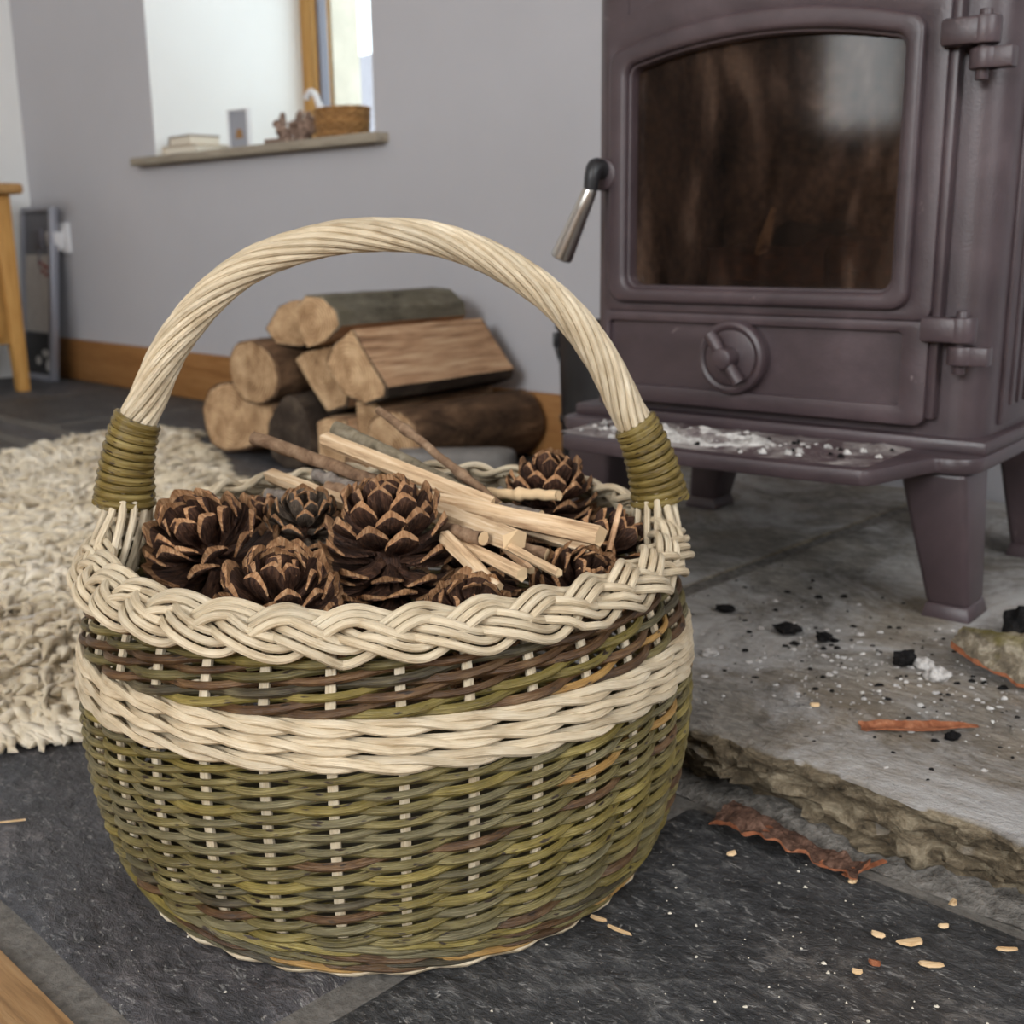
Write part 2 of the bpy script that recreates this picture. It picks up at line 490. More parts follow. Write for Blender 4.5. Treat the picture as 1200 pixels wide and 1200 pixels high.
# white plaster lining of the niche
OF = O_WALL + 0.50
g = G()
wallbox(g, WT0-.001, WT0+.003, O_WALL+.001, OF, WZ0-.02, WZ1+.02)
wallbox(g, WT1-.003, WT1+.001, O_WALL+.001, OF, WZ0-.02, WZ1+.02)
wallbox(g, WT0, WT1, O_WALL+.001, OF, WZ1, WZ1+.02)
wmk('reveal_lining', g, m_white, wall_back, smooth=False)
struct(wmk('wall_left', wallbox(G(), T_LEFT-.1, T_LEFT, O_FRONT, O_WALL, 0, ZC), m_white, smooth=False))
struct(wmk('wall_right', wallbox(G(), T_RIGHT, T_RIGHT+.1, O_FRONT, O_WALL, 0, ZC), m_wall_dim, smooth=False))
struct(wmk('wall_front', wallbox(G(), T_LEFT, T_RIGHT, O_FRONT-.1, O_FRONT, 0, ZC), m_wall_dim, smooth=False))
struct(wmk('ceiling', wallbox(G(), T_LEFT-.1, T_RIGHT+.1, O_FRONT-.1, OW1, ZC, ZC+.1), m_ceil, smooth=False))
struct(wmk('baseboard_back', wallbox(G(), T_LEFT, -1.35, O_WALL-.018, O_WALL, 0, .128), m_base, bevel=.004))
# window in the niche
wn = bpy.data.objects.new('window_1', None); COL.objects.link(wn); wn.rotation_euler = (0, 0, WANG); struct(wn)
FZ0 = WZ0
g = G()
wallbox(g, WT0, WT0+.055, OF, OF+.07, FZ0, WZ1)
wallbox(g, WT1-.055, WT1, OF, OF+.07, FZ0, WZ1)
wallbox(g, WT0+.055, WT1-.055, OF, OF+.07, WZ1-.055, WZ1)
wallbox(g, WT0+.055, WT1-.055, OF, OF+.07, FZ0, FZ0+.055)
mk('window_frame', g, m_oakv, wn, bevel=.004)
g = G()
wallbox(g, WT0+.055, WT0+.067, OF+.02, OF+.05, FZ0+.055, WZ1-.055)
wallbox(g, WT1-.067, WT1-.055, OF+.02, OF+.05, FZ0+.055, WZ1-.055)
mk('glazing_seal', g, m_rubber, wn, smooth=False)
mk('pane', wallbox(G(), WT0+.06, WT1-.06, OF+.032, OF+.038, FZ0+.05, WZ1-.05), m_glass, wn, smooth=False)
mk('window_sill', wallbox(G(), WT0-.08, WT1+.045, O_WALL-.035, OF, WZ0-.018, WZ0+.003), m_sill, wn, bevel=.003)
# outside: cream stone reveal and a grey garden wall further off
g = G(); wallbox(g, WT0-.03, WT0+.062, OF+.07, OW1+.01, WZ0-.05, WZ1+.05)
struct(wmk('wall_outside_reveal', g, m_cream_stone, smooth=False), 'cream stone outer edge of the window opening')
g = G(); wallbox(g, -12, 2, 6.0, 6.2, -.2, 1.80)
struct(wmk('wall_garden', g, m_ext, smooth=False), 'grey wall beyond the window')

# glazed doors behind the camera and the window on the right
def winframe(name, w, h, bars, loc, rz):
    e = bpy.data.objects.new(name, None); COL.objects.link(e); e.location = loc; e.rotation_euler = (0, 0, rz); struct(e)
    g = G()
    g.box(-w/2-.06, -w/2, -.03, .03, -h/2-.06, h/2+.06); g.box(w/2, w/2+.06, -.03, .03, -h/2-.06, h/2+.06)
    g.box(-w/2, w/2, -.03, .03, -h/2-.06, -h/2); g.box(-w/2, w/2, -.03, .03, h/2, h/2+.06)
    for k in range(bars):
        x = -w/2 + w*(k+1)/(bars+1); g.box(x-.035, x+.035, -.03, .03, -h/2, h/2)
    mk('window_frame', g, m_oakv, e, bevel=.004)
winframe('window_2', 2.0, 1.2, 2, WP(.3, O_FRONT+.09, 1.72), WANG)
winframe('window_4', .36, 1.1, 0, WP(-1.95, O_FRONT+.09, 1.45), WANG)
winframe('window_3', 1.5, 1.1, 1, WP(T_RIGHT-.09, -.2, 1.72), WANG+PI/2)

# floor: mortar bed with slate slabs and oak boards as pieces
g = G(); wallbox(g, T_LEFT-.1, T_RIGHT+.1, O_FRONT-.1, OW1, -.05, -.004)
floor = struct(wmk('floor', g, m_grout, smooth=False))
def slab(t0, t1, o0, o1, mat, seed, fine):
    nt = max(4, int((t1-t0)/fine)); no = max(4, int((o1-o0)/fine))
    V = []; F = []
    for j in range(no+1):
        for i in range(nt+1):
            t = t0+(t1-t0)*i/nt; o = o0+(o1-o0)*j/no
            ed = min(t-t0, t1-t, o-o0, o1-o)
            z = .0012*fbm(t*5+seed, o*5, 0) + .0008*fbm(t*25, o*25+seed, 0)
            if ed <= 1e-6:
                z = -.0065
                t += .004*nz(t*14+seed, o*14, 3); o += .004*nz(t*14, o*14+seed, 9)
            V.append((t, o, min(z, .0009)-.0009))
    for j in range(no):
        for i in range(nt):
            a = j*(nt+1)+i; F.append((a, a+1, a+nt+2, a+nt+1))
    gg = G().add(V, F)
    mk('slate_slab', gg, mat, floor, sharp=1.2)
rows = [(.246, .687, [-3.78, -2.62, -1.78, -1.12, -.486, .42, 1.2, 2.6], .014),
        (.693, 1.042, [-3.78, -3.0, -2.35, -1.72, -1.30, -.6, .3, 1.2, 2.6], .03),
        (1.054, 1.158, [-3.78, -2.95, -2.1, -1.5, -1.30], .03),
        (1.170, 1.650, [-3.78, -3.25, -2.72, -2.2, -1.65, -1.28], .03)]
for ri, (o0, o1, ts, fine) in enumerate(rows):
    for i in range(len(ts)-1):
        slab(ts[i]+.004, ts[i+1]-.004, o0, o1, m_slate if (i+ri) % 3 else m_slate2, ri*7.3+i*3.1, fine)
for k in range(5):
    o1 = .229-k*.13
    mk('oak_board', wallbox(G(), -2.4, 1.6, o1-.128, o1, -.02, 0.0005), m_oakf, floor, bevel=.0015)
mk('oak_flooring', wallbox(G(), T_LEFT, T_RIGHT, O_FRONT, .229-5*.13, -.02, 0), m_oakf, floor, smooth=False)

# hearth: rough stone slabs
hearth = bpy.data.objects.new('hearth', None); COL.objects.link(hearth); hearth.rotation_euler = (0, 0, WANG)
struct(hearth, 'raised rough stone hearth under the stove')
HZ = .05; HO = .705
def hearth_slab(t0, t1, seed):
    dt = .006; nt = int((t1-t0)/dt)
    # section path: back -> front edge over the top, then down the broken face
    tops = np.concatenate([np.linspace(1.64, .95, 24)[:-1], np.linspace(.95, .74, 30)[:-1], np.linspace(.74, HO+.006, 8)])
    sec = [(o, HZ, 0) for o in tops] + [(HO+.001, HZ-.002, .3)] + [(HO, HZ-.002-k*(HZ-.004)/16., .3+.7*min(1, k/3.)) for k in range(1, 17)]
    V = []; F = []; ns = len(sec)
    for i in range(nt+1):
        t = t0+(t1-t0)*i/nt
        wob = .010*fbm(t*3.2+seed, 0, 5) + .005*fbm(t*14, 1, seed)
        for (o, z, k) in sec:
            dz = .0016*fbm(t*6, o*6, seed)+.0009*fbm(t*28, o*28, seed)
            near = max(0., 1-(o-HO)/.05) if k == 0 else 1.
            oo = o + near*wob
            zz = z
            if k == 0:
                zz += dz - .003*max(0, near-.75)*4*(0.4+1.2*max(0, fbm(t*22, o*22, 2)))
            else:
                f1 = fbm(t*16, z*42, 3+seed); f2 = fbm(t*60, z*80, 8+seed, 3); r1 = abs(fbm(t*9+4, z*22, seed))
                c1 = mnoise.cell((t*30+2*f1, z*60+f1, seed)); c2 = abs(fbm(t*26+2, z*50, seed+3)); oo += k*(.010*f1 + .006*f2 - .010*r1 + .005*c1 - .012*c2 + .020*(1-z/HZ)**2)
                zz += k*.003*f2
            e = min(t-t0, t1-t)
            if e < 1e-6 and k == 0: zz -= .006
            V.append((t, oo, max(zz, -.003)))
    for i in range(nt):
        for j in range(ns-1):
            a = i*ns+j; F.append((a, a+1, a+ns+1, a+ns))
    mk('hearth_stone', G().add(V, F), m_hearth, hearth, sharp=1.0)
hearth_slab(-1.30, -.716, 1.7)
hearth_slab(-.704, .75, 4.2)
mk('joint_mortar', wallbox(G(), -.72, -.70, .735, 1.64, .0, .0475), m_mortar, hearth, smooth=False)
# mortar fillet along the foot of the hearth
V = []; F = []; nt = 260
for i in range(nt+1):
    t = -1.3+2.0*i/nt
    w = .004*fbm(t*9, 2, 2)
    for k, (o, z) in enumerate([(.750, .010), (.728, .009), (.713, .006), (.701+w, .002), (.688+w*1.4, -.0035)]):
        V.append((t, o, z+.0030*fbm(t*34, o*34, 6)+.0015*fbm(t*90, o*90, 2)))
for i in range(nt):
    for j in range(4):
        a = i*5+j; F.append((a, a+1, a+6, a+5))
mk('mortar_fillet', G().add(V, F), m_mortar, hearth)

# ================================================================== STOVE
S0 = Vector((.434, 1.1, 0)); SANG = math.atan2(-.63, .777)
stove = thing('wood_burning_stove', 'plum cast iron wood stove with glass door on the stone hearth', 'stove', S0, SANG)

def outline(s0, s1, z0, z1, arch, rc, n=6, na=14):
    """closed loop in (s,z), bottom-left start, counter-clockwise seen from the front; arched top"""
    P = []
    def arc(cx, cz, a0, a1):
        for k in range(n+1):
            a = a0+(a1-a0)*k/n; P.append((cx+rc*cos(a), cz+rc*sin(a)))
    arc(s0+rc, z0+rc, -PI, -PI/2)
    arc(s1-rc, z0+rc, -PI/2, 0)
    arc(s1-rc, z1-rc, 0, PI/2)
    for k in range(1, na):
        x = k/na; P.append((s1-rc+(s0-s1+2*rc)*x, z1+arch*(1-(2*x-1)**2)))
    arc(s0+rc, z1-rc, PI/2, PI)
    return P
def ring(g, A, B, d0, d1, m=0, dA=0.):
    """solid ring between loops A (outer) and B (inner), front face at d0, back at d1"""
    n = len(A); v = [(p[0], d0+dA, p[1]) for p in A] + [(p[0], d0, p[1]) for p in B] + [(p[0], d1, p[1]) for p in A] + [(p[0], d1, p[1]) for p in B]
    f = []
    for i in range(n):
        k = (i+1) % n
        f += [(i, k, n+k, n+i), (n+i, n+k, 3*n+k, 3*n+i), (2*n+k, 2*n+i, 3*n+i, 3*n+k), (k, i, 2*n+i, 2*n+k)]
    return g.add(v, f, m=m)
def plate(g, A, d0, d1, m=0):
    n = len(A); v = [(p[0], d0, p[1]) for p in A]+[(p[0], d1, p[1]) for p in A]
    f = [tuple(range(n)), tuple(range(2*n-1, n-1, -1))] + [((i+1) % n, i, n+i, n+(i+1) % n) for i in range(n)]
    return g.add(v, f, m=m)

SL, SR, DB = -.447, .016, .33
ZB, ZT = .228, .80
# body: C-shaped shell open to the front
def cshape():
    r = .034; P = []
    def arc(cx, cy, a0, a1, rr, n=8):
        return [(cx+rr*cos(a0+(a1-a0)*k/n), cy+rr*sin(a0+(a1-a0)*k/n)) for k in range(n+1)]
    d0 = .012
    out = [(-.05, d0)] + arc(SR-r, d0+r, -PI/2, 0, r) + arc(SR-r, DB-r, 0, PI/2, r) + arc(SL+r, DB-r, PI/2, PI, r) + arc(SL+r, d0+r, PI, 1.5*PI, r) + [(-.395, d0)]
    th = .016; q = r-th
    inn = [(-.395, d0+th)] + arc(SL+r, d0+r, 1.5*PI, PI, q) + arc(SL+r, DB-r, PI, PI/2, q) + arc(SR-r, DB-r, PI/2, 0, q) + arc(SR-r, d0+r, 0, -PI/2, q) + [(-.05, d0+th)]
    return out+inn
mk('body', G().prism(cshape(), ZB, ZT), m_stove, stove, sharp=.5)
mk('front_panel', G().box(-.42, -.03, .016, .03, ZB, .36), m_stove, stove, smooth=False)
mk('upper_panel', G().box(-.42, -.03, .013, .03, .655, ZT), m_stove, stove, smooth=False)
mk('top_plate', G().box(SL-.012, SR+.012, -.008, DB+.01, ZT, ZT+.022), m_stove, stove, bevel=.006)
fp = G(); fp.lathe([(.062, 0), (.066, .0), (.066, .6), (.062, .6), (.062, 0)], 28)
mk('flue_pipe', fp, m_black, stove, loc=(-.215, .2, ZT+.02))
sp = mk('side_panel', G().box(SR-.001, SR+.004, .062, DB-.04, ZB+.012, ZT-.02), m_stove, stove, bevel=.0015)
gg = G()
for k in range(9):
    y = .082+k*.024; gg.box(SR+.003, SR+.0065, y, y+.009, ZB+.03, ZT-.05)
mk('side_rib', gg, m_stove, sp, bevel=.001)
# door
door = mk('door', ring(ring(G(), outline(-.412, -.034, .345, .655, .030, .012), outline(-.400, -.056, .3565, .624, .020, .016), -.008, .012),
          outline(-.412, -.034, .243, .3448, 0, .010), outline(-.404, -.060, .262, .334, 0, .005), -.008, .012), m_stove, stove, bevel=.0018, sharp=.6)
mk('door_rim', ring(G(), outline(-.4015, -.0545, .355, .6255, .021, .018), outline(-.379, -.071, .371, .609, .016, .014), -.018, .006), m_stove, door, bevel=.005, seg=3, sharp=.6)
mk('door_inner_rim', ring(G(), outline(-.381, -.069, .369, .611, .016, .014), outline(-.376, -.074, .374, .606, .016, .012), -.010, .008), m_stove, door, bevel=.0015)
mk('lower_panel', plate(G(), outline(-.406, -.058, .260, .336, 0, .005), -.001, .012), m_stove, door, smooth=False)
mk('edge_flange', G().box(-.0345, -.026, -.004, .014, .25, .66), m_stove, door, bevel=.002)
mk('glass', plate(G(), outline(-.380, -.070, .370, .610, .016, .014), .004, .007), m_sglass, door, smooth=False)
# firebox behind the glass
g = G()
g.box(-.425, -.03, .27, .285, .33, .70); g.box(-.425, -.41, .03, .27, .33, .70); g.box(-.045, -.03, .03, .27, .33, .70)
g.box(-.41, -.045, .03, .27, .33, .345); g.box(-.41, -.045, .03, .27, .70, .715)
mk('firebox', g, m_brick, stove, smooth=False)
g = G()
nn = 30; V = []; F = []
for j in range(nn+1):
    for i in range(nn+1):
        x = -.41+.365*i/nn; y = .03+.24*j/nn
        V.append((x, y, .352+.018*fbm(x*14, y*14, 3)+.012*fbm(x*50, y*50, 1)))
for j in range(nn):
    for i in range(nn):
        a = j*(nn+1)+i; F.append((a, a+1, a+nn+2, a+nn+1))
mk('ash_bed', G().add(V, F), m_ash, stove)
for (x, y, z, l, a, r) in [(-.25, .09, .385, .13, .2, .030), (-.17, .12, .395, .12, -.5, .032), (-.31, .16, .385, .12, .8, .026), (-.235, .17, .42, .10, 1.3, .022)]:
    pts = [(x+cos(a)*l*(k/8-.5), y+sin(a)*l*(k/8-.5), z+.004*nz(k*.9, x*9)) for k in range(9)]
    mk('charred_log', G().tube(pts, [r*(1+.25*nz(k*.8, y*20, 4)) for k in range(9)], 7), m_burnt if r > .024 else m_char, stove, sharp=.5)
g = G().tube([(-.262, .075, .38), (-.255, .078, .42), (-.246, .082, .456)], [.008, .007, .003], 5)
mk('pale_splinter', g, m_split, stove)
# hinges
for (z1, zt) in ((.0, .615), (.0, .350)):
    h = mk('hinge', G().box(-.040, -.004, -.020, .002, zt-.024, zt), m_stove, stove, bevel=.004)
    k = G().lathe([(.0, 0), (.014, 0), (.014, -.024), (0, -.024)], 20)
    o = mk('hinge_knuckle', k, m_stove, h, bevel=.002, loc=(-.004, -.006, zt))
    k = G().lathe([(.0, 0), (.0135, 0), (.0135, -.018), (0, -.018)], 20); k.box(-.002, .026, -.009, .009, -.018, 0)
    mk('hinge_lug', k, m_stove, h, bevel=.002, loc=(-.002, -.006, zt-.027))
    k = G().lathe([(0, .005), (.006, .005), (.006, -.055), (0, -.055)], 12)
    mk('hinge_pin', k, m_stove, h, bevel=.001, loc=(-.004, -.006, zt+.001))
# door handle
def dcyl(g, s, z, d0, d1, r, n=24):
    return g.tube([(s, d0, z), (s, d1, z)], r, n)
hb = mk('handle_boss', dcyl(G(), -.408, .495, -.020, .004, .018), m_stove, stove, bevel=.003)
pts = catmull([(-.408, -.012, .497), (-.408, -.030, .503), (-.408, -.037, .494), (-.410, -.038, .478)], 14)
mk('handle_stem', G().tube(pts, np.linspace(.011, .008, 14), 12), m_black, hb)
e0, e1 = np.array((-.4095, -.038, .480)), np.array((-.449, -.040, .404))
hg = [e0+(e1-e0)*k for k in (0, .04, .3, .6, .94, .98, 1)]
mk('handle_grip', G().tube(hg, [.0070, .0085, .0095, .0108, .0128, .0128, .0115], 20), m_chrome, hb, sharp=.6)
# air wheel
aw = mk('air_wheel', dcyl(dcyl(G(), -.241, .300, -.014, .0, .0385, 40), -.241, .300, -.019, -.013, .030, 40), m_stove, stove, bevel=.002)
pts = [(-.241+.0345*cos(a), -.016, .300+.0345*sin(a)) for a in np.linspace(0, 2*PI, 40, endpoint=False)]
mk('wheel_rim', G().tube(pts, .005, 8, closed=True), m_stove, aw)
g = G().tube([(-.241+q*cos(2.2), -.031, .300+q*sin(2.2)) for q in (-.031, -.02, -.008, 0, .008, .02, .031)], [.0072, .0072, .0060, .008, .0060, .0072, .0072], 10)
kn = mk('wheel_knob', g, m_stove, aw, sharp=.8)
mk('knob_boss', dcyl(G(), -.241, .300, -.040, -.015, .0115, 20), m_stove, kn, bevel=.003)
# base plate with protruding ash lip
def smoothstep(x): x = max(0, min(1, x)); return x*x*(3-2*x)
def base_outline(off=0.):
    P = []
    c = -.2195; hw = .246+off
    def front(x):
        k = 1-smoothstep((abs(x-.0095)-.168)/.036)
        lip = -.142-off+.012*(x/.19)**2
        return -.032-off+(lip+.032+off)*k
    rc = .03
    for k in range(9):
        a = -PI+PI/2*k/8; P.append((c-hw+rc+rc*cos(a), -.032-off+rc+rc*sin(a)))
    for k in range(121):
        x = -.215+.43*k/120; P.append((c+x, front(x)))
    for k in range(9):
        a = -PI/2+PI/2*k/8; P.append((c+hw-rc+rc*cos(a), -.032-off+rc+rc*sin(a)))
    P += [(c+hw, DB+.03), (c-hw, DB+.03)]
    return P
bp = mk('base_plate', G().prism(base_outline(), .203, .219), m_stove, stove, bevel=.004, sharp=.5)
mk('base_moulding', G().prism([(-.4195+.20*cos(0)*0-.045, .0)]*0 + [(SL-.012, .0), (SR+.010, .0), (SR+.010, DB+.012), (SL-.012, DB+.012)], .218, .232), m_stove, stove, bevel=.004)
# ash tray floor of the lip
V = []; F = []; na_, nb_ = 70, 20
for j in range(nb_+1):
    for i in range(na_+1):
        x = -.175+.35*i/na_; dd = -.128+.012*(x/.19)**2; y = dd+(.0-dd)*j/nb_
        edge = min(i, na_-i, j)/6.; k = min(1, edge)
        h = max(0, .004*fbm(x*16, y*16, 7)+.003*fbm(x*60, y*60, 3))*k
        px = (x+.02)/.085; py = (y+.07)/.035
        h += .011*math.exp(-(px*px+py*py))*(.7+.8*fbm(x*45, y*45, 9))*k
        V.append((-.2195+x, y, .2185+max(0, h)+.0005))
for j in range(nb_):
    for i in range(na_):
        a = j*(na_+1)+i; F.append((a, a+1, a+na_+2, a+na_+1))
mk('ash_layer', G().add(V, F), m_ashy, bp)
V = []; F = []; nn = 26
for j in range(nn+1):
    for i in range(nn+1):
        x = -1+2*i/nn; y = -1+2*j/nn
        q = max(0, 1-x*x-y*y)
        h = q**.8*(.008+.016*max(-.3, fbm(x*2.2+3, y*1.6, 4))+.006*fbm(x*8, y*6, 2))
        V.append((-.235+.088*x+.01*y, -.083+.030*y, .2192+max(0, h)-(.002 if q == 0 else 0)))
for j in range(nn):
    for i in range(nn):
        a = j*(nn+1)+i; F.append((a, a+1, a+nn+2, a+nn+1))
mk('ash_heap', G().add(V, F), m_ash, bp)
# legs
for (sx, sy) in ((1, 0), (-1, 0), (1, 1), (-1, 1)):
    c = -.2195
    def P(s, d): return (c+sx*(s+.2195), d)
    yf0, yf1 = (-.024, .05) if not sy else (DB-.05, DB+.024)
    yb0, yb1 = (-.002, .05) if not sy else (DB-.05, DB+.002)
    top = [P(-.050, yf0), P(.016, yf0), P(.016, yf1), P(-.050, yf1)]
    bot = [P(-.020, yb0), P(.022, yb0), P(.022, yb1), P(-.020, yb1)]
    if sx < 0: top.reverse(); bot.reverse()
    lg = mk('leg', G().prism(bot, .062, .204, top=top), m_stove, stove, bevel=.007, seg=3)
    fb = [P(-.024, yb0-.004), P(.026, yb0-.004), P(.026, yb1+.004), P(-.024, yb1+.004)]
    if sx < 0: fb.reverse()
    mk('foot', G().prism(fb, .0495, .066, top=bot), m_stove, lg, bevel=.003)

# flakes helper: many little irregular crumbs in one mesh
def crumbs(spots, zs=1.):
    g = G()
    for (x, y, z, r) in spots:
        a = random.random()*6.28; k = 6
        lo = []; hi = []
        for i in range(k):
            an = a+2*PI*i/k; q = r*random.uniform(.55, 1.2)
            lo.append((x+q*cos(an), y+q*sin(an)*random.uniform(.6, 1), z-.0003))
            q *= random.uniform(.4, .8)
            hi.append((x+q*cos(an), y+q*sin(an)*.8, z+r*zs*random.uniform(.35, .9)))
        v = lo+hi
        f = [tuple(range(k, 2*k))]+[(i, (i+1) % k, k+(i+1) % k, k+i) for i in range(k)]
        g.add(v, f)
    return g
sp = []
for _ in range(150):
    x = random.gauss(-.235, .075); y = random.gauss(-.075, .025)
    if -.39 < x < -.05 and -.125 < y < -.01: sp.append((x, y, .220, random.uniform(.0015, .0065)))
o = mk('ash_flakes', crumbs(sp), m_ash, bp, smooth=False); o['kind'] = 'stuff'
sp = []
for _ in range(60):
    x = random.gauss(-.22, .09); y = random.gauss(-.075, .028)
    if -.39 < x < -.05 and -.125 < y < -.01: sp.append((x, y, .221, random.uniform(.001, .0045)))
o = mk('charcoal_crumbs', crumbs(sp), m_char, bp, smooth=False); o['kind'] = 'stuff'

# ================================================================== BASKET
CX, CY, QB = -.089, .797, .95
basket = thing('willow_basket', 'round woven willow basket with cream plaited rim and tall twisted handle', 'basket', (CX, CY, 0))
OUT = [(-.01, .182), (0, .1875), (.008, .1935), (.03, .2045), (.06, .2135), (.10, .2188), (.15, .2180), (.18, .213), (.20, .206), (.215, .201), (.25, .199)]
_oz = np.array([p[0] for p in OUT]); _or = np.array([p[1] for p in OUT])
_fine = np.linspace(-.01, .25, 200); _fr = np.interp(_fine, _oz, _or)
_fr = np.convolve(np.pad(_fr, 8, mode='edge'), np.ones(17)/17, 'valid')
def surf(z): return float(np.interp(z, _fine, _fr)) - .0066
def bp_(th, r, z): return (r*sin(th), -(QB+.075*max(0., 1-z/.1))*r*cos(th), z)
NS = 33; DTH = 2*PI/NS; TH0 = math.radians(7.1)
def stake_th(s): return TH0+s*DTH
# stakes
for i in range(NS):
    zs = np.linspace(.004, .212, 22)
    pts = [bp_(stake_th(i), surf(z)-.0008, z) for z in zs]
    rad = [sin(stake_th(i)), -cos(stake_th(i)), 0]
    mk('stake', G().tube(pts, .0034, 6, up=rad, flat=(.75, 1.)), m_cream, basket)

def pick(weights):
    return random.choices(m_olive, weights)[0]
def rand_zone(z0, p, M, rad, weights, cut):
    """French randing: every strand climbs half a row per stake, in front of one, behind the next"""
    A = .0040
    for j in range(NS):
        cuts = [-1]
        while cuts[-1] < 2*M-1:
            cuts.append(min(2*M-1, cuts[-1]+random.choice(cut)))
        if len(cuts) > 2 and cuts[-1]-cuts[-2] < 4: cuts.pop(-2)
        for c0, c1 in zip(cuts[:-1], cuts[1:]):
            rb = rad*random.uniform(.9, 1.15); rb2 = rb*random.uniform(.72, .95)
            ss = np.arange(c0-.35, c1+.36, 1/7.)
            pts = []; rr = []
            ph = random.random()*9
            for s in ss:
                k = (s-c0)/(c1-c0)
                z = z0+p*.5*s+.0006*nz(s*.8, j*3.1, ph)
                w = cos(PI*s); w = math.copysign(abs(w)**.8, w)
                r = surf(z)+A*w
                if s < c0+.1 or s > c1-.1: r = min(r, surf(z)+A*w-.001)
                pts.append(bp_(stake_th(j+s), r, z)); rr.append(rb+(rb2-rb)*k)
            mk('weaver', G().tube(pts, rr, 7), pick(weights), basket)
rand_zone(.029, .0087, 13, .00285, [46, 26, 18, 7, 4, 6], [6, 8, 10, 12])
rand_zone(.1728, .0088, 5, .0028, [30, 10, 16, 28, 5, 14], [4, 6, 8])
def wale(name, z0, pitch, rowsn, rad, A, d, mats, weights, seglen):
    """three-rod wale: each rod passes in front of two stakes and behind one, row over row"""
    def val(s, j, tab):
        k = math.floor(s); u = s-k; u = u*u*(3-2*u)
        a = tab[(k-j) % 3]; b = tab[(k+1-j) % 3]
        return a+(b-a)*u
    for row in range(rowsn):
        for j in range(3):
            c0 = j+2+3*random.randrange(8); end = c0+NS
            while c0 < end-1:
                c1 = min(end, c0+3*random.choice(seglen))
                if end-c1 < 5: c1 = end
                ss = np.arange(c0-.45, c1+.46, 1/6.)
                pts = []; rr = []; rb = rad*random.uniform(.92, 1.1)
                for s in ss:
                    z = z0+pitch*row+val(s, j, (d, -d, 0))+.0004*nz(s*.7, row*3.3, j)
                    r = surf(z)+val(s, j, (A, A, -A))
                    e = max(0, c0+.3-s, s-c1+.3)
                    r -= e*.004
                    pts.append(bp_(stake_th(s), r, z)); rr.append(rb*(1.08-.3*(s-c0)/(c1-c0)))
                mk(name, G().tube(pts, rr, 7), random.choices(mats, weights)[0], basket)
                c0 = c1
wale('cream_weaver', .1432, .0106, 3, .0029, .0048, .0027, [m_cream], [1], [3, 4, 5])
wale('foot_weaver', .0075, .0078, 3, .0026, .0040, .0020, m_olive, [40, 20, 24, 12, 4, 6], [3, 4, 5])

# plaited border
NB = 11
cR = .2000
def cZf(th): return .2200-.0055*cos(th)
lat = (.773, -.635); nrm = (.635, .773)
for st in range(3):
    for rd in (-1, 0, 1):
        a0 = random.random()*2*PI; left = 2*PI
        while left > .05:
            ln = random.uniform(.95, 1.5)
            if left-ln < .5: ln = left
            n = int(ln*60)
            pts = []
            for k in range(n+1):
                th = a0+ln*k/n
                ph = NB*th+2*PI*st/3
                u = .0106*sin(ph)+rd*.0067*(.86+.14*cos(ph)**2)
                dep = .0046*sin(2*ph)
                ee = min(k, n-k)*ln/n
                if ee < .05: dep -= .004*(1-ee/.05)
                uu = u/.018
                r = cR+lat[0]*u+nrm[0]*(dep+.005*(1-uu*uu))
                z = cZf(th)+lat[1]*u+nrm[1]*(dep+.005*(1-uu*uu))
                pts.append(bp_(th, r, z))
            mk('border_rod', G().tube(pts, .00262*random.uniform(.93, 1.06), 8), m_cream, basket)
            a0 += ln; left -= ln
# base
g = G()
pts = []
for k in range(140):
    th = 2*PI*k/140
    w = cos(NS*(th-TH0))
    pts.append(bp_(th, .1855+.002*w, .0036))
mk('base_rim', g.tube(pts, .0036, 7, closed=True), m_cream, basket)
g = G(); n = 48
g.add([bp_(2*PI*k/n, .182, .009) for k in range(n)]+[bp_(2*PI*k/n, .182, .005) for k in range(n)],
      [tuple(range(n)), tuple(range(2*n-1, n-1, -1))])
mk('base_disc', g, m_olive[5], basket, smooth=False)

# handle
HE = np.array([cos(.09), sin(.09), 0]); HNn = np.array([-sin(.09), cos(.09), 0])
HP = [(-.183, .232), (-.181, .252), (-.177, .279), (-.169, .306), (-.160, .323), (-.141, .359), (-.113, .392), (-.081, .414), (-.040, .4275), (.002, .4315),
      (.045, .427), (.091, .4075), (.127, .380), (.154, .345), (.172, .309), (.181, .293), (.191, .268), (.197, .243), (.199, .225)]
path2 = catmull([(p[0], 0, p[1]) for p in HP], 241)
path = np.array([HE*p[0]+np.array([0, 0, p[2]]) for p in path2])
tan = np.gradient(path, axis=0); tan /= np.linalg.norm(tan, axis=1)[:, None]
side = np.cross(tan, HNn)   # in-plane normal
arc = np.concatenate([[0], np.cumsum(np.linalg.norm(np.diff(path, axis=0), axis=1))]); arc /= arc[-1]
def rope_r(s): return .0114+.0030*abs(2*s-1)**2.2
i0, i1 = 24, 216
core = mk('handle', G().tube(path[8:-8], [.0078]*len(path[8:-8]), 8), m_cream, basket)
NR = 12
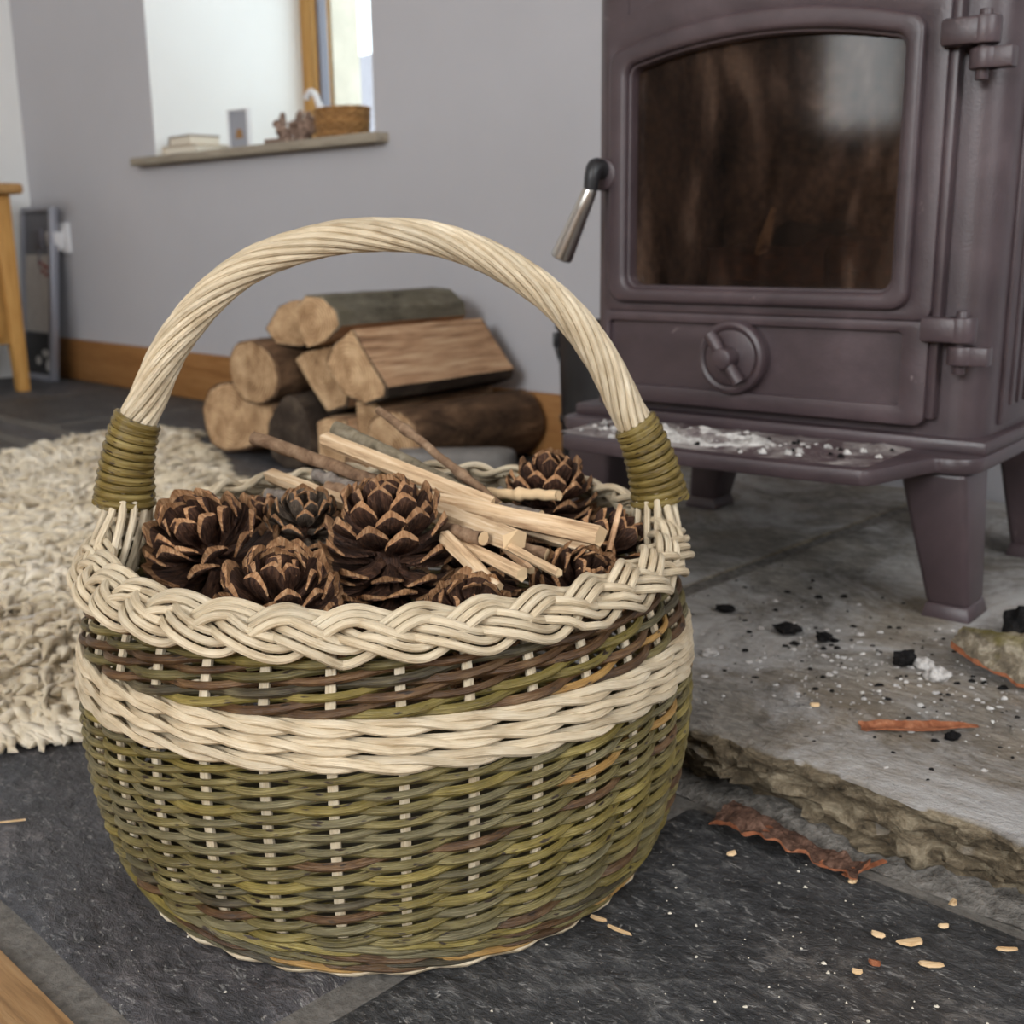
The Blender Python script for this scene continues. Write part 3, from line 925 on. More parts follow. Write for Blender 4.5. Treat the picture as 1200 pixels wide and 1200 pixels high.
for k in range(NR):
    pts = []; rr = []
    for i in range(i0, i1+1, 1):
        s = arc[i]; a = 2*PI*(k/NR)-2*PI*2.6*s
        q = rope_r(s)-.0025
        pts.append(path[i]+q*(cos(a)*side[i]+sin(a)*HNn)); rr.append(.0026)
    # fan the ends out into the border
    def fan(i, sgn):
        s = arc[i]; a = 2*PI*(k/NR)-2*PI*2.6*s
        c = path[i]; inn = -sgn*HE
        q = rope_r(s)-.0025
        p0 = c+q*(cos(a)*side[i]+sin(a)*HNn)
        off = p0-c
        dep = float(off @ HNn)/q; ou = float(off @ HE)/q
        end = np.array([0, 0, .203])+HE*(.192*sgn+.012*ou*1.)+HNn*(.034*dep)
        mid = c+off*1.25+np.array([0, 0, -.022])+HNn*(.008*dep)
        return [mid, .5*(mid+end)+HE*sgn*.004*(1 if ou*sgn > 0 else -.5)+HNn*.006*dep, end]
    L = fan(i0, -1)[::-1]; Rr = fan(i1, 1)
    full = np.array(L+[pts[0]]); full2 = np.array([pts[-1]]+Rr)
    A1 = catmull(np.vstack([L, pts[0], pts[6]]), 20)[:-5]; A2 = catmull(np.vstack([pts[-7], pts[-1], Rr]), 20)[5:]
    allp = np.vstack([A1, np.array(pts[3:-3:2]), A2])
    mk('handle_rod', G().tube(allp, .00262*random.uniform(.92, 1.08), 8), m_cream, core)
# bindings
for sgn, ia, ib in ((-1, 13, 43), (1, 228, 196)):
    turns = 11; n = turns*22; pts = []
    for k in range(n+1):
        f = k/n; fi = ia+(ib-ia)*f
        i = int(fi); u = fi-i; i2 = min(i+1, 240)
        c = path[i]*(1-u)+path[i2]*u
        q = .0205-.0062*f**.7+.0007*nz(k*.05, sgn*4)
        a = 2*PI*turns*f
        sd = side[i]
        pts.append(c+q*(cos(a)*sd*.95+sin(a)*HNn*1.02))
    mk('binding', G().tube(pts, .0030, 7), m_bind, basket)
# wrap padding under the binding so that no gap shows
for ia, ib in ((12, 45), (194, 229)):
    pts = path[ia:ib:3]; n = len(pts)
    q = [(.0185-.006*((j/(n-1)) if ia < 100 else 1-j/(n-1))**.7) for j in range(n)]
    mk('binding_core', G().tube(pts, q, 14), m_bind, basket)

# ================================================================== BASKET CONTENTS
def cone_scale_mesh():
    g = G(); V = []; F = []; M = []
    L = 1.0
    rowsx = [(0, .07, .00, .05), (.35, .13, -.01, .05), (.65, .22, .0, .06), (.86, .265, .045, .09), (.97, .235, .10, .13), (1.0, .13, .145, .11)]
    nw = 5
    for top in (1, 0):
        for (x, w, z, th) in rowsx:
            for k in range(nw):
                y = -1+2*k/(nw-1)
                zz = z-.06*y*y*(1-.3*x)+(th*(1-.6*y*y) if top else 0)
                V.append((x-.10*y*y*(x > .5), y*w, zz))
    nr = len(rowsx); off = nr*nw
    for r in range(nr-1):
        for k in range(nw-1):
            a = r*nw+k
            F.append((a, a+nw, a+nw+1, a+1)); M.append(1 if r >= 3 else 0)
            F.append((off+a, off+a+1, off+a+nw+1, off+a+nw)); M.append(0)
    for k in range(nw-1):
        a = (nr-1)*nw+k; F.append((a, a+off, a+off+1, a+1)); M.append(1)
    for r in range(nr-1):
        a = r*nw; mm = 1 if r >= 3 else 0
        F.append((a, off+a, off+a+nw, a+nw)); M.append(mm)
        a = r*nw+nw-1; F.append((a, a+nw, off+a+nw, off+a)); M.append(mm)
    g.v = V; g.f = F; g.m = M; g.uv = [[(0, 0)]*4]*len(F)
    return g
def cone_mats():
    out = []
    for nm, (d, m_, l) in (('pine_scale', ((40, 26, 20), (72, 48, 36), (110, 78, 58))), ('pine_scale_tip', ((122, 84, 54), (168, 124, 86), (202, 162, 122)))):
        t = MT(nm); r = t.rand(); w = t.math('MULTIPLY', r, 30.)
        n = t.noise(t.coord('Object', (1, 5, 1)), 4, 4, .6, .3, w=w)
        c = t.ramp(n, [(.32, srgb(*d)), (.5, srgb(*m_)), (.7, srgb(*l))])
        c = t.hsv(c, .5, 1., t.vrange(r, .75, 1.2))
        t.bump(n, .5, .05)
        out.append(t.set(c, .65, .3))
    return out
m_ps, m_pt = cone_mats()
t_ = MT('pine_scale_grey'); n_ = t_.noise(t_.coord('Object', (1, 5, 1)), 4, 4, .6)
m_psg = t_.set(t_.ramp(n_, [(.32, srgb(42, 36, 32)), (.5, srgb(82, 70, 60)), (.7, srgb(126, 112, 96))]), .7, .3)
scale_proto = mk('scale', cone_scale_mesh(), [m_ps, m_pt], None, sharp=1.0)
scale_me = scale_proto.data
bpy.data.objects.remove(scale_proto)
scale_me2 = scale_me.copy(); scale_me2.materials[0] = m_psg
core_cache = {}
def pinecone(label, loc, axis, height, width, n=84, me=None, spin=0., open_=1.):
    me = me or scale_me
    root = thing('pine_cone', label, 'pine cone', loc, group='pine cones in the basket')
    q = Vector(axis).normalized().to_track_quat('Z', 'Y'); root.rotation_mode = 'QUATERNION'; root.rotation_quaternion = q
    if 'core' not in core_cache:
        prof = [(0, 0), (.13, .02), (.17, .25), (.15, .55), (.09, .85), (.0, .97)]
        core_cache['core'] = mk('core', G().lathe(prof, 12), m_ps, None)
        c = core_cache['core']
    else:
        c = core_cache['core'].copy(); COL.objects.link(c)
    c.parent = root; c.location = (0, 0, -height/2); c.scale = (width*.9, width*.9, height)
    for i in range(n):
        h = i/(n-1)
        az = i*2.39996+spin
        el = math.radians(-32 + 108*h**1.65)+random.gauss(0, .11)
        prof = math.sin(PI*(.12+.70*(1-h)**.8))
        ln = width*.5*(.36+.66*prof)*random.uniform(.92, 1.06)
        z = -height/2+height*(.10+.78*h**.9)
        sc = ln
        o = bpy.data.objects.new('scale', me); COL.objects.link(o); o.parent = root
        rb = width*.06
        mt = Matrix.Translation((rb*cos(az), rb*sin(az), z)) @ Matrix.Rotation(az+random.uniform(-.05, .05), 4, 'Z') @ Matrix.Rotation(-el+random.uniform(-.07, .07), 4, 'Y') @ Matrix.Diagonal((sc, sc*(.92+.1*random.random()), sc, 1))
        o.matrix_local = mt
    return root
pinecone('largest pine cone standing upright in the middle of the basket', (-.083, .755, .217), (-.06, -.05, 1), .082, .084, 84)
pinecone('large open pine cone leaning at the left end of the basket', (-.205, .775, .209), (-.30, -.45, .75), .074, .088, 76, spin=1.)
pinecone('reddish brown pine cone pressed against the front left rim', (-.148, .700, .191), (.1, -.35, .9), .070, .082, 76, spin=2.)
pinecone('small greyish pine cone between the upright cone and the left one', (-.150, .806, .216), (.1, -.3, .9), .062, .062, 66, scale_me2, 3.)
pinecone('pine cone at the back right beside the kindling ends', (.029, .893, .213), (.05, -.05, 1), .072, .074, 76, spin=4.)
pinecone('pine cone half hidden below the kindling at the right front', (.042, .752, .188), (.3, -.5, .7), .060, .064, 66, spin=5.)
pinecone('pine cone low at the front rim right of the upright cone', (-.030, .694, .186), (.2, -.6, .6), .060, .064, 66, spin=6.)
pinecone('pine cone at the back left behind the large leaning cone', (-.186, .850, .196), (-.2, .1, .9), .064, .064, 66, spin=7.)
pinecone('dark pine cone deep at the right end below the handle', (.060, .800, .196), (.5, .2, .6), .064, .064, 60, spin=8.)
pinecone('pine cone deep in the basket below the middle of the kindling', (-.02, .80, .190), (.2, .3, .9), .066, .07, 60, spin=9.)

m_twig = bark_mat('twig_bark', srgb(82, 62, 48), srgb(128, 102, 80), srgb(162, 136, 110), 60, .4)
m_twig_g = bark_mat('green_twig_bark', srgb(84, 76, 60), srgb(126, 115, 96), srgb(156, 146, 126), 70, .3)
m_twig_grey = bark_mat('grey_twig_bark', srgb(78, 70, 64), srgb(116, 106, 98), srgb(150, 142, 132), 70, .3)
m_twend = simple('twig_end', srgb(216, 186, 146), .8, .2)
def stick(label, a, b, r, kind='twig', mat=None, flat=1., bend=0., nodes=0):
    a = Vector(a); b = Vector(b); d = b-a; L = d.length
    name = 'kindling_stick' if kind == 'split' else 'twig'
    root = thing(name, label, 'kindling' if kind == 'split' else 'twig', a, group='kindling in the basket')
    root.rotation_mode = 'QUATERNION'; root.rotation_quaternion = d.to_track_quat('X', 'Z')
    seed = random.random()*50
    if kind == 'split':
        n = 12; k = 6
        base = [(random.uniform(.8, 1.15)*cos(2*PI*i/k+.4)*flat, random.uniform(.75, 1.1)*sin(2*PI*i/k+.4)) for i in range(k)]
        V = []; F = []
        for i in range(n+1):
            x = L*i/n
            for j, (y, z) in enumerate(base):
                w = 1+.10*nz(i*.5, j*2.1, seed)
                e = (.004*nz(j*1.7, seed, i) if i in (0, n) else 0)
                V.append((x+e, r*y*w+bend*sin(PI*i/n)*L, r*z*w))
        for i in range(n):
            for j in range(k):
                j2 = (j+1) % k; F.append((i*k+j, i*k+j2, (i+1)*k+j2, (i+1)*k+j))
        mk('split_wood', G().add(V, F), mat or m_pale, root, smooth=False)
        mk('broken_end', G().add([V[j] for j in range(k)], [tuple(range(k-1, -1, -1))]), m_twend, root, smooth=False)
        mk('broken_end', G().add([V[n*k+j] for j in range(k)], [tuple(range(k))]), m_twend, root, smooth=False)
    else:
        n = 26
        pts = [(L*i/n, bend*L*sin(PI*i/n)+.0012*nz(i*.35, seed), .0012*nz(i*.35, seed, 7)) for i in range(n+1)]
        rr = [r*(1+.10*nz(i*.6, seed, 3)) for i in range(n+1)]
        for q in range(nodes):
            c = int(n*(q+.6)/(nodes+.3))
            for dlt, am in ((-1, 1.2), (0, 1.5), (1, 1.2)):
                if 0 <= c+dlt <= n: rr[c+dlt] *= am
        mk('bark', G().tube(pts, rr, 9, cap=False), mat or m_twig, root, sharp=1.2)
        for idx, dr in ((0, -1), (n, 1)):
            g = G()
            x, y, z = pts[idx]; q = rr[idx]*.97
            v = [(x+dr*.0006*nz(j, seed), y+q*cos(2*PI*j/9), z+q*sin(2*PI*j/9)) for j in range(9)]
            g.add(v, [tuple(range(9)) if dr > 0 else tuple(range(8, -1, -1))])
            mk('cut_end', g, m_twend, root, smooth=False)
    return root
stick('brown twig poking out to the left over the back rim', (-.2037, .90, .2775), (-.0836, .85, .2435), .0055, mat=m_twig)
stick('pale split kindling stick rising left behind the upright cone', (-.1445, .88, .2782), (-.0152, .80, .2431), .0066, 'split', flat=.9)
stick('thick grey green twig rising left behind the pale stick', (-.1424, .92, .2803), (-.0195, .86, .2305), .0072, mat=m_twig_g)
stick('thin knotty twig rising highest over the back rim', (-.1079, .93, .2936), (-.0095, .84, .2337), .0034, mat=m_twig, nodes=2, bend=.015)
stick('longest pale split kindling stick reaching to the right', (-.0755, .83, .2427), (.0591, .745, .2328), .0078, 'split', flat=1.15)
stick('thick square-ended pale kindling stick right of the upright cone', (-.0578, .80, .2405), (.0026, .735, .2338), .0092, 'split', flat=1.2)
stick('short pale kindling stick under the end of the longest one', (.0089, .79, .2297), (.055, .75, .2244), .0070, 'split')
stick('short brown twig stub right of the upright cone', (-.0495, .76, .2374), (-.0192, .73, .2366), .0048, mat=m_twig)
stick('pale kindling stick slanting down to the front rim', (-.0447, .745, .2353), (-.0102, .69, .215), .0056, 'split')
stick('tan kindling stick slanting beside the one at the front rim', (-.0404, .75, .2315), (.006, .70, .2219), .0052, 'split')
stick('thin pale splinter pointing to the right front rim', (-.0087, .74, .232), (.0292, .70, .2216), .0032, 'split')
stick('flat pale kindling strip at the back left', (-.1871, .88, .2505), (-.1092, .82, .2358), .0062, 'split', flat=1.5)
stick('smooth grey twig lying behind the left cones', (-.1899, .87, .2371), (-.1136, .83, .2347), .0056, mat=m_twig_grey)
stick('knotted brown grey twig behind the flat pale strip', (-.1526, .88, .2507), (-.0956, .84, .2394), .0052, mat=m_twig_grey, nodes=2)
stick('blunt grey twig stub left of the upright cone top', (-.1412, .86, .244), (-.0819, .83, .2382), .0058, mat=m_twig)
stick('light brown twig lying in front of the back right cone', (-.0185, .88, .2341), (.0352, .84, .2404), .0042, mat=m_twend, nodes=1)
stick('dark grey twig below the back right cone', (-.0359, .86, .232), (.0212, .82, .229), .0052, mat=m_twig_grey)
stick('upright reddish splinter near the right handle end', (.0774, .80, .242), (.0665, .77, .2169), .0022, 'split', mat=m_split)
stick('broken brown twig under the short pale stick', (-.0238, .77, .2285), (.0226, .745, .2214), .0045, mat=m_twig, nodes=1)
stick('tiny brown splinter below the square-ended stick', (-.006, .75, .2263), (.012, .735, .2138), .0034, 'split', mat=m_split)

# ================================================================== LOG STACK
LP = Vector((-.62, 2.36, 0)); LANG = math.atan2(-.643, .766)
def chaikin(P, T):
    Q = []; U = []
    n = len(P)
    for i in range(n):
        a = P[i]; b = P[(i+1) % n]
        Q += [(a[0]*.75+b[0]*.25, a[1]*.75+b[1]*.25), (a[0]*.25+b[0]*.75, a[1]*.25+b[1]*.75)]
        U += [T[i], T[i] if T[i] == T[(i+1) % n] else 'b']
    return Q, U
def log(label, poly, types, length, barkm, smoothn=1, yoff=0., yaw=0., taper=0., zadd=0., endm=None):
    """poly: (s,z) clockwise on the front plane of the stack; types per edge: b bark, w split wood"""
    cs = sum(p[0] for p in poly)/len(poly); zb = min(p[1] for p in poly)
    cz = sum(p[1] for p in poly)/len(poly)
    root = thing('firewood_log', label, 'log', LP + Vector((.766*cs+.643*yoff, -.643*cs+.766*yoff, cz+zadd)), LANG+yaw, group='stacked firewood logs')
    zf = .97
    P = [((p[0]-cs)*zf, (p[1]-cz)*zf-(cz-zb)*(1-zf)) for p in poly]; T = list(types)
    for _ in range(smoothn):
        P, T = chaikin(P, T)
    # orient counter-clockwise in (x,z) as seen from the front (-y)
    A = sum(P[i][0]*P[(i+1) % len(P)][1]-P[(i+1) % len(P)][0]*P[i][1] for i in range(len(P)))
    if A < 0:
        n = len(P); P = P[::-1]; T = [T[(n-2-i) % n] for i in range(n)]
    n = len(P); nl = 14; seed = random.random()*60
    rings = []
    for k in range(nl+1):
        y = length*k/nl; q = 1-taper*k/nl
        rings.append([(x*q*(1+.05*nz(i*.55, k*.45, seed)), y+(.003*nz(i, seed) if k in (0, nl) else 0), z*q*(1+.05*nz(i*.55, k*.45, seed+9))) for i, (x, z) in enumerate(P)])
    for kind, nm, mat in (('b', 'bark', barkm), ('w', 'split_face', m_split)):
        g = G()
        for i in range(n):
            if T[i] != kind: continue
            i2 = (i+1) % n
            v = []
            for k in range(nl+1): v += [rings[k][i], rings[k][i2]]
            g.add(v, [(2*k, 2*k+1, 2*k+3, 2*k+2)[::-1] for k in range(nl)])
        if g.v:
            bm_o = mk(nm, g, mat, root, sharp=.9)
    for k, fl in ((0, 1), (nl, 0)):
        c = (0, length*k/nl, 0)
        g = G(); ge = endm or m_end
        inner = [(p[0]*(.93 if T[i] == 'b' or T[i-1] == 'b' else .995), p[1]-(.003 if fl else -.003)*1.0, p[2]*(.93 if T[i] == 'b' or T[i-1] == 'b' else .995)) for i, p in enumerate(rings[k])]
        cc = (c[0], c[1]-(.004 if fl else -.004), c[2])
        g.add(inner+[cc], [(i, (i+1) % n, n) if fl else ((i+1) % n, i, n) for i in range(n)])
        g.add(rings[k]+inner, [(i, (i+1) % n, n+(i+1) % n, n+i) if fl else ((i+1) % n, i, n+i, n+(i+1) % n) for i in range(n)], m=1)
        mk('cut_end', g, [ge, barkm], root, sharp=1.2)
log('round log at the bottom left of the stack with pale cut end', [(-.012,.131),(.054,.157),(.158,.159),(.212,.123),(.207,.064),(.145,.029),(.053,.001),(-.012,.016),(-.032,.068)], 'bbwwwbbbb', .30, m_bark_brown, 2)
log('round log with ringed oval end on the second row', [(.108,.216),(.146,.245),(.206,.244),(.254,.216),(.265,.168),(.241,.129),(.18,.112),(.128,.128),(.102,.169)], 'bbbbbbbbb', .30, m_bark_brown, 2, yoff=-.022)
log('quarter split log at the upper left of the stack', [(.174,.261),(.224,.306),(.263,.318),(.319,.318),(.337,.267),(.332,.241),(.28,.227),(.207,.231)], 'bwwwwbbb', .26, m_bark_dark, 0, yoff=.015)
log('half log with mossy grey bark on top of the stack', [(.323,.311),(.351,.333),(.4,.331),(.439,.306),(.444,.279),(.401,.25),(.351,.237),(.325,.267)], 'bbbbwwwb', .33, m_bark_moss, 0, yoff=-.025)
log('wedge shaped split log in the middle of the stack', [(.271,.209),(.297,.225),(.377,.24),(.409,.24),(.414,.209),(.422,.163),(.411,.127),(.356,.111),(.311,.155)], 'wwwwwwbbw', .30, m_bark_dark, 0, yoff=.01)
log('largest split log with broad pale grained face', [(.392,.216),(.412,.248),(.468,.277),(.5,.237),(.553,.178),(.548,.159),(.495,.141),(.44,.152),(.403,.185)], 'bwwwbbbbb', .34, m_bark_dark, 0, yoff=-.02)
log('dark bark log at the bottom between two pale ends', [(.202,.072),(.252,.134),(.291,.154),(.327,.12),(.34,.061),(.329,.004),(.221,.0)], 'bbbbbbb', .30, m_bark_dark, 1, yoff=-.02, endm=m_bark_dark)
log('small split log on the floor right of the dark one', [(.335,.098),(.367,.109),(.419,.108),(.424,.08),(.408,.004),(.336,.002)], 'wwwwbb', .30, m_bark_dark, 0)
log('narrow split log squeezed under the largest log', [(.423,.14),(.451,.150),(.495,.138),(.493,.1),(.466,.004),(.432,.004)], 'wwwbbw', .30, m_bark_brown, 0, yoff=.02)
log('thick brown barked log at the bottom right of the stack', [(.468,.083),(.478,.115),(.515,.136),(.570,.140),(.604,.11),(.614,.067),(.590,.02),(.545,.0),(.49,.01)], 'bbbbbbbbb', .34, m_bark_brown, 2)
# stone block in front of the stack
g = G().prism([(-.19, -.03), (-.02, -.035), (.0, -.02), (.006, .0), (0, .02), (-.02, .035), (-.19, .03)], 0, .100)
tag(mk('stone_block', g, m_grey, None, bevel=.012, seg=3, loc=(.004, 1.80, 0), rotz=0), 'low grey stone block with rounded end in front of the logs', 'stone')

# bucket beside the stove
bk = thing('coal_bucket', 'black metal bucket standing behind the left side of the stove', 'bucket', (.165, 1.86, .05))
mk('body', G().lathe([(0, 0), (.078, 0), (.080, .004), (.083, .08), (.086, .085), (.086, .093), (.083, .097), (.086, .19), (.089, .232), (.093, .235), (.093, .241), (.089, .243), (.086, .236), (.076, .01), (0, .01)], 36), m_black, bk, sharp=.5)
pts = [(.09*cos(a)*1.02, .02*sin(a)*0-.03*sin(a), .215-.09*sin(a)*.9) for a in np.linspace(0, PI, 22)]
mk('bail_handle', G().tube(pts, .003, 8), m_black, bk)
mk('bail_lug', G().box(.086, .096, -.008, .008, .205, .228), m_black, bk, bevel=.002)
mk('bail_lug', G().box(-.096, -.086, -.008, .008, .205, .228), m_black, bk, bevel=.002)

# ================================================================== CABINET, PICTURE, SOCKET
cb = thing('oak_cabinet', 'oak cabinet with tapered legs in the far left corner', 'cabinet', WP(-3.585, 1.15, 0), WANG)
W2, D2 = .195, .285   # half size along t and along o
for (sx, sy) in ((1, 1), (1, -1), (-1, 1), (-1, -1)):
    x1 = sx*W2; y1 = sy*D2
    def q(w, d): return sorted((x1, x1-sx*w)), sorted((y1, y1-sy*d))
    (a0, a1), (b0, b1) = q(.055, .055); (c0, c1), (d0, d1) = q(.034, .034)
    mk('leg', G().prism([(c0, d0), (c1, d0), (c1, d1), (c0, d1)], 0, .56, top=[(a0, b0), (a1, b0), (a1, b1), (a0, b1)]), m_oakv, cb, bevel=.003)
mk('carcass', G().box(-W2+.012, W2-.008, -D2+.012, D2-.012, .14, .56), m_oakv, cb, bevel=.002)
mk('top', G().box(-W2-.0, W2+.03, -D2-.03, D2+.03, .56, .59), m_oak, cb, bevel=.01, seg=3)
dr = mk('drawer', G().box(W2-.008, W2+.004, -D2+.06, D2-.06, .40, .54), m_oakv, cb, bevel=.003)
mk('knob', G().lathe([(0, .022), (.012, .02), (.014, .012), (.006, .006), (.006, 0), (0, 0)], 16), m_oakv, dr, loc=(W2+.004, 0, .47)).rotation_euler = (0, PI/2, 0)
cd = mk('door', G().box(W2-.008, W2+.004, -D2+.06, D2-.06, .16, .39), m_oakv, cb, bevel=.003)
mk('door_panel', G().box(W2+.003, W2+.006, -D2+.10, D2-.10, .20, .35), m_oakv, cd, bevel=.002)

m_pic_grey = simple('picture_grey', srgb(122, 124, 132), .5); m_pic_white = simple('picture_white', srgb(214, 212, 208), .5, .4, 0, 20, .1)
m_pic_black = simple('picture_black', srgb(28, 27, 30), .4); m_pic_red = simple('picture_red', srgb(150, 58, 60), .5)
m_silver = simple('silver_frame', srgb(170, 172, 182), .35, .5, .6)
pf = thing('leaning_picture', 'silver framed picture leaning on the wall behind the oak cabinet', 'picture', WP(-3.665, 1.585, .0), WANG)
pf.rotation_euler = (-.10, 0, WANG)
PW = .112
g = G(); PH = .535
g.box(-PW, -PW+.014, -.012, .012, 0, PH); g.box(PW-.022, PW, -.012, .012, 0, PH); g.box(-PW+.014, PW-.022, -.012, .012, 0, .016); g.box(-PW+.014, PW-.022, -.012, .012, PH-.016, PH)
mk('frame', g, m_silver, pf, bevel=.003)
mk('sheet', G().box(-PW+.01, PW-.015, -.003, .004, .012, PH-.012), m_pic_grey, pf, smooth=False)
mk('print_white', G().box(-PW+.02, PW-.030, -.0045, -.0032, .15, .39), m_pic_white, pf, smooth=False)
mk('print_black', G().box(-PW+.014, PW-.024, -.0045, -.0032, .018, .145), m_pic_black, pf, smooth=False)
g = G()
for k, (x, z) in enumerate(((.02, .36), (.05, .352), (.072, .345), (.035, .335), (.065, .325))):
    g.tube([(x-.012, -.005, z), (x, -.0052, z+.008), (x+.012, -.005, z)], .003, 6)
mk('print_red', g, m_pic_red, pf)
g = G()
for (x, z, rx, rz_) in ((.05, .085, .026, .012), (.07, .05, .017, .02), (.0, .06, .02, .014)):
    n = 18; v = [(x+rx*cos(2*PI*k/n), -.0048, z+rz_*sin(2*PI*k/n)) for k in range(n)]
    g.add(v, [tuple(range(n))])
mk('print_oval', g, m_pic_white, pf, smooth=False)

so = thing('wall_socket', 'white double wall socket with a plug above the baseboard', 'socket', WP(-3.61, O_WALL, .438), WANG)
mk('plate', G().box(-.085, .085, -.010, 0, -.046, .046), m_plastic, so, bevel=.003)
mk('switch', G().box(.05, .062, -.014, -.009, .012, .03), m_plastic, so, bevel=.001)
pl = mk('plug', G().prism([(-.002, -.03), (.046, -.03), (.054, -.008), (.054, .028), (-.01, .028), (-.01, -.008)], 0, .034), m_plastic, so, bevel=.004)
pl.rotation_euler = (PI/2, 0, 0); pl.location = (.005, -.009, -.008)
a2 = mk('adapter', G().box(-.07, -.02, -.05, -.009, -.032, .03), m_rubber, so, bevel=.005)
pts = catmull([(-.045, -.045, -.03), (-.045, -.05, -.09), (-.02, -.03, -.2), (-.035, -.02, -.33), (-.06, -.03, -.42)], 30)
mk('cable', G().tube(pts, .0035, 8), m_rubber, so)

# ================================================================== THINGS ON THE SILL
SZ = WZ0+.003
def sill(name, label, cat, t, o, rz=0): return thing(name, label, cat, WP(t, o, SZ), WANG+rz)
m_paper = simple('paper', srgb(214, 206, 190), .8); m_bookc = simple('book_cover', srgb(112, 92, 78), .6)
m_bookc2 = simple('book_cover_pale', srgb(196, 180, 158), .6)
b1 = sill('book', 'lower pale book lying flat at the left end of the sill', 'book', -2.86, 1.725, .06)
mk('cover', G().box(-.078, .078, -.055, .055, 0, .004).box(-.078, .078, -.055, .055, .021, .025).box(-.078, -.074, -.055, .055, .004, .021), m_bookc2, b1, bevel=.001)
mk('pages', G().box(-.074, .075, -.052, .052, .004, .021), m_paper, b1, smooth=False)
b2 = sill('book', 'upper brown book lying on the pale book on the sill', 'book', -2.885, 1.735, -.05); b2.location.z += .0255
mk('cover', G().box(-.060, .060, -.045, .045, 0, .003).box(-.060, .060, -.045, .045, .022, .026).box(-.060, -.056, -.045, .045, .003, .022), m_bookc, b2, bevel=.001)
mk('pages', G().box(-.056, .058, -.043, .043, .003, .022), m_paper, b2, smooth=False)
c1 = sill('photo_card', 'small upright photo card standing in the middle of the sill', 'card', -2.632, 1.715, .1)
g = G().box(-.040, .040, -.006, .006, 0, .004).box(-.040, .040, -.006, .006, .096, .1).box(-.040, -.036, -.006, .006, .004, .096).box(.036, .040, -.006, .006, .004, .096)
mk('frame', g, m_plastic, c1, smooth=False)
mk('photo', G().box(-.036, .036, -.002, .002, .004, .096), simple('photo_sky', srgb(150, 152, 160), .4), c1, smooth=False)
mk('photo_subject', G().tube([(.0, -.0025, .03), (.0, -.0025, .052)], [.018, .012], 12), simple('photo_brown', srgb(150, 112, 70), .5), c1).scale = (1, .2, 1)
# driftwood with pale fungus
dw = sill('driftwood', 'knobbly dark and pink driftwood piece on the sill', 'driftwood', -2.41, 1.72, .2)
m_drift = ash_mat('driftwood', srgb(52, 44, 40), srgb(128, 106, 94), srgb(196, 170, 152))
for k in range(9):
    a = random.random()*6.28; l = random.uniform(.03, .065); x0 = random.uniform(-.05, .05)
    pts = catmull([(x0, random.uniform(-.02, .02), .012+.002*k), (x0+.02*cos(a), .01*sin(a), .03+.003*k), (x0+l*cos(a), .02*sin(a), .03+.05*random.random())], 9)
    mk('branch', G().tube(pts, [random.uniform(.008, .016)*(1.1-.07*i)*(1+.4*nz(i, k*3)) for i in range(9)], 8), m_drift, dw)
mk('foot', G().box(-.07, .06, -.03, .03, 0, .016), m_drift, dw, bevel=.004)
sb = sill('small_basket', 'small brown wicker basket with white handle on the sill', 'basket', -2.235, 1.735)
m_wick = rod_mat('wicker_brown', srgb(110, 76, 40), srgb(156, 114, 66), srgb(184, 144, 92), .6)
for r_ in range(8):
    pts = []
    for k in range(96):
        a = 2*PI*k/96; rr_ = 1+.035*cos(14*a+PI*r_)
        w = .066+.0012*r_
        pts.append((w*1.0*rr_*cos(a), .05*rr_*sin(a), .006+r_*.0088))
    mk('weaver', G().tube(pts, .0052, 6, closed=True), m_wick, sb)
mk('floor', G().lathe([(0, .002), (.05, .002), (.05, .006), (0, .006)], 24), m_wick, sb)
pts = catmull([(-.066, 0, .06), (-.085, -.0, .085), (-.10, 0, .110), (-.118, 0, .118), (-.135, 0, .105)], 26)
mk('handle', G().tube(pts, .0075, 8), m_plastic, sb)

# ================================================================== SHEEPSKIN
RUGP = [(-.345, .985), (-.43, .955), (-.60, .95), (-.85, 1.02), (-1.05, 1.3), (-1.16, 1.7), (-1.10, 2.0), (-1.02, 2.25), (-.95, 2.46), (-.82, 2.60), (-.70, 2.50), (-.63, 2.28), (-.52, 2.02), (-.42, 1.7), (-.36, 1.35), (-.32, 1.12)]
rp = catmull(RUGP+[RUGP[0]], 120)[:-1]
rc_ = rp.mean(0)
rug = thing('sheepskin_rug', 'fluffy cream sheepskin rug on the slate floor left of the basket', 'rug', (rc_[0], rc_[1], 0))
def rugh(k): return .034*(1-k**5)   # k: 0 centre .. 1 edge
V = []; F = []; nr_ = 12; n = len(rp)
for j in range(nr_+1):
    k = j/nr_
    for i in range(n):
        p = (rp[i]-rc_)*k
        V.append((p[0], p[1], max(.001, rugh(k)*(1+.35*fbm(p[0]*6, p[1]*6, 2)))))
for j in range(nr_):
    for i in range(n):
        i2 = (i+1) % n; F.append((j*n+i, (j+1)*n+i, (j+1)*n+i2, j*n+i2))
mk('hide', G().add(V, F), m_wool, rug)
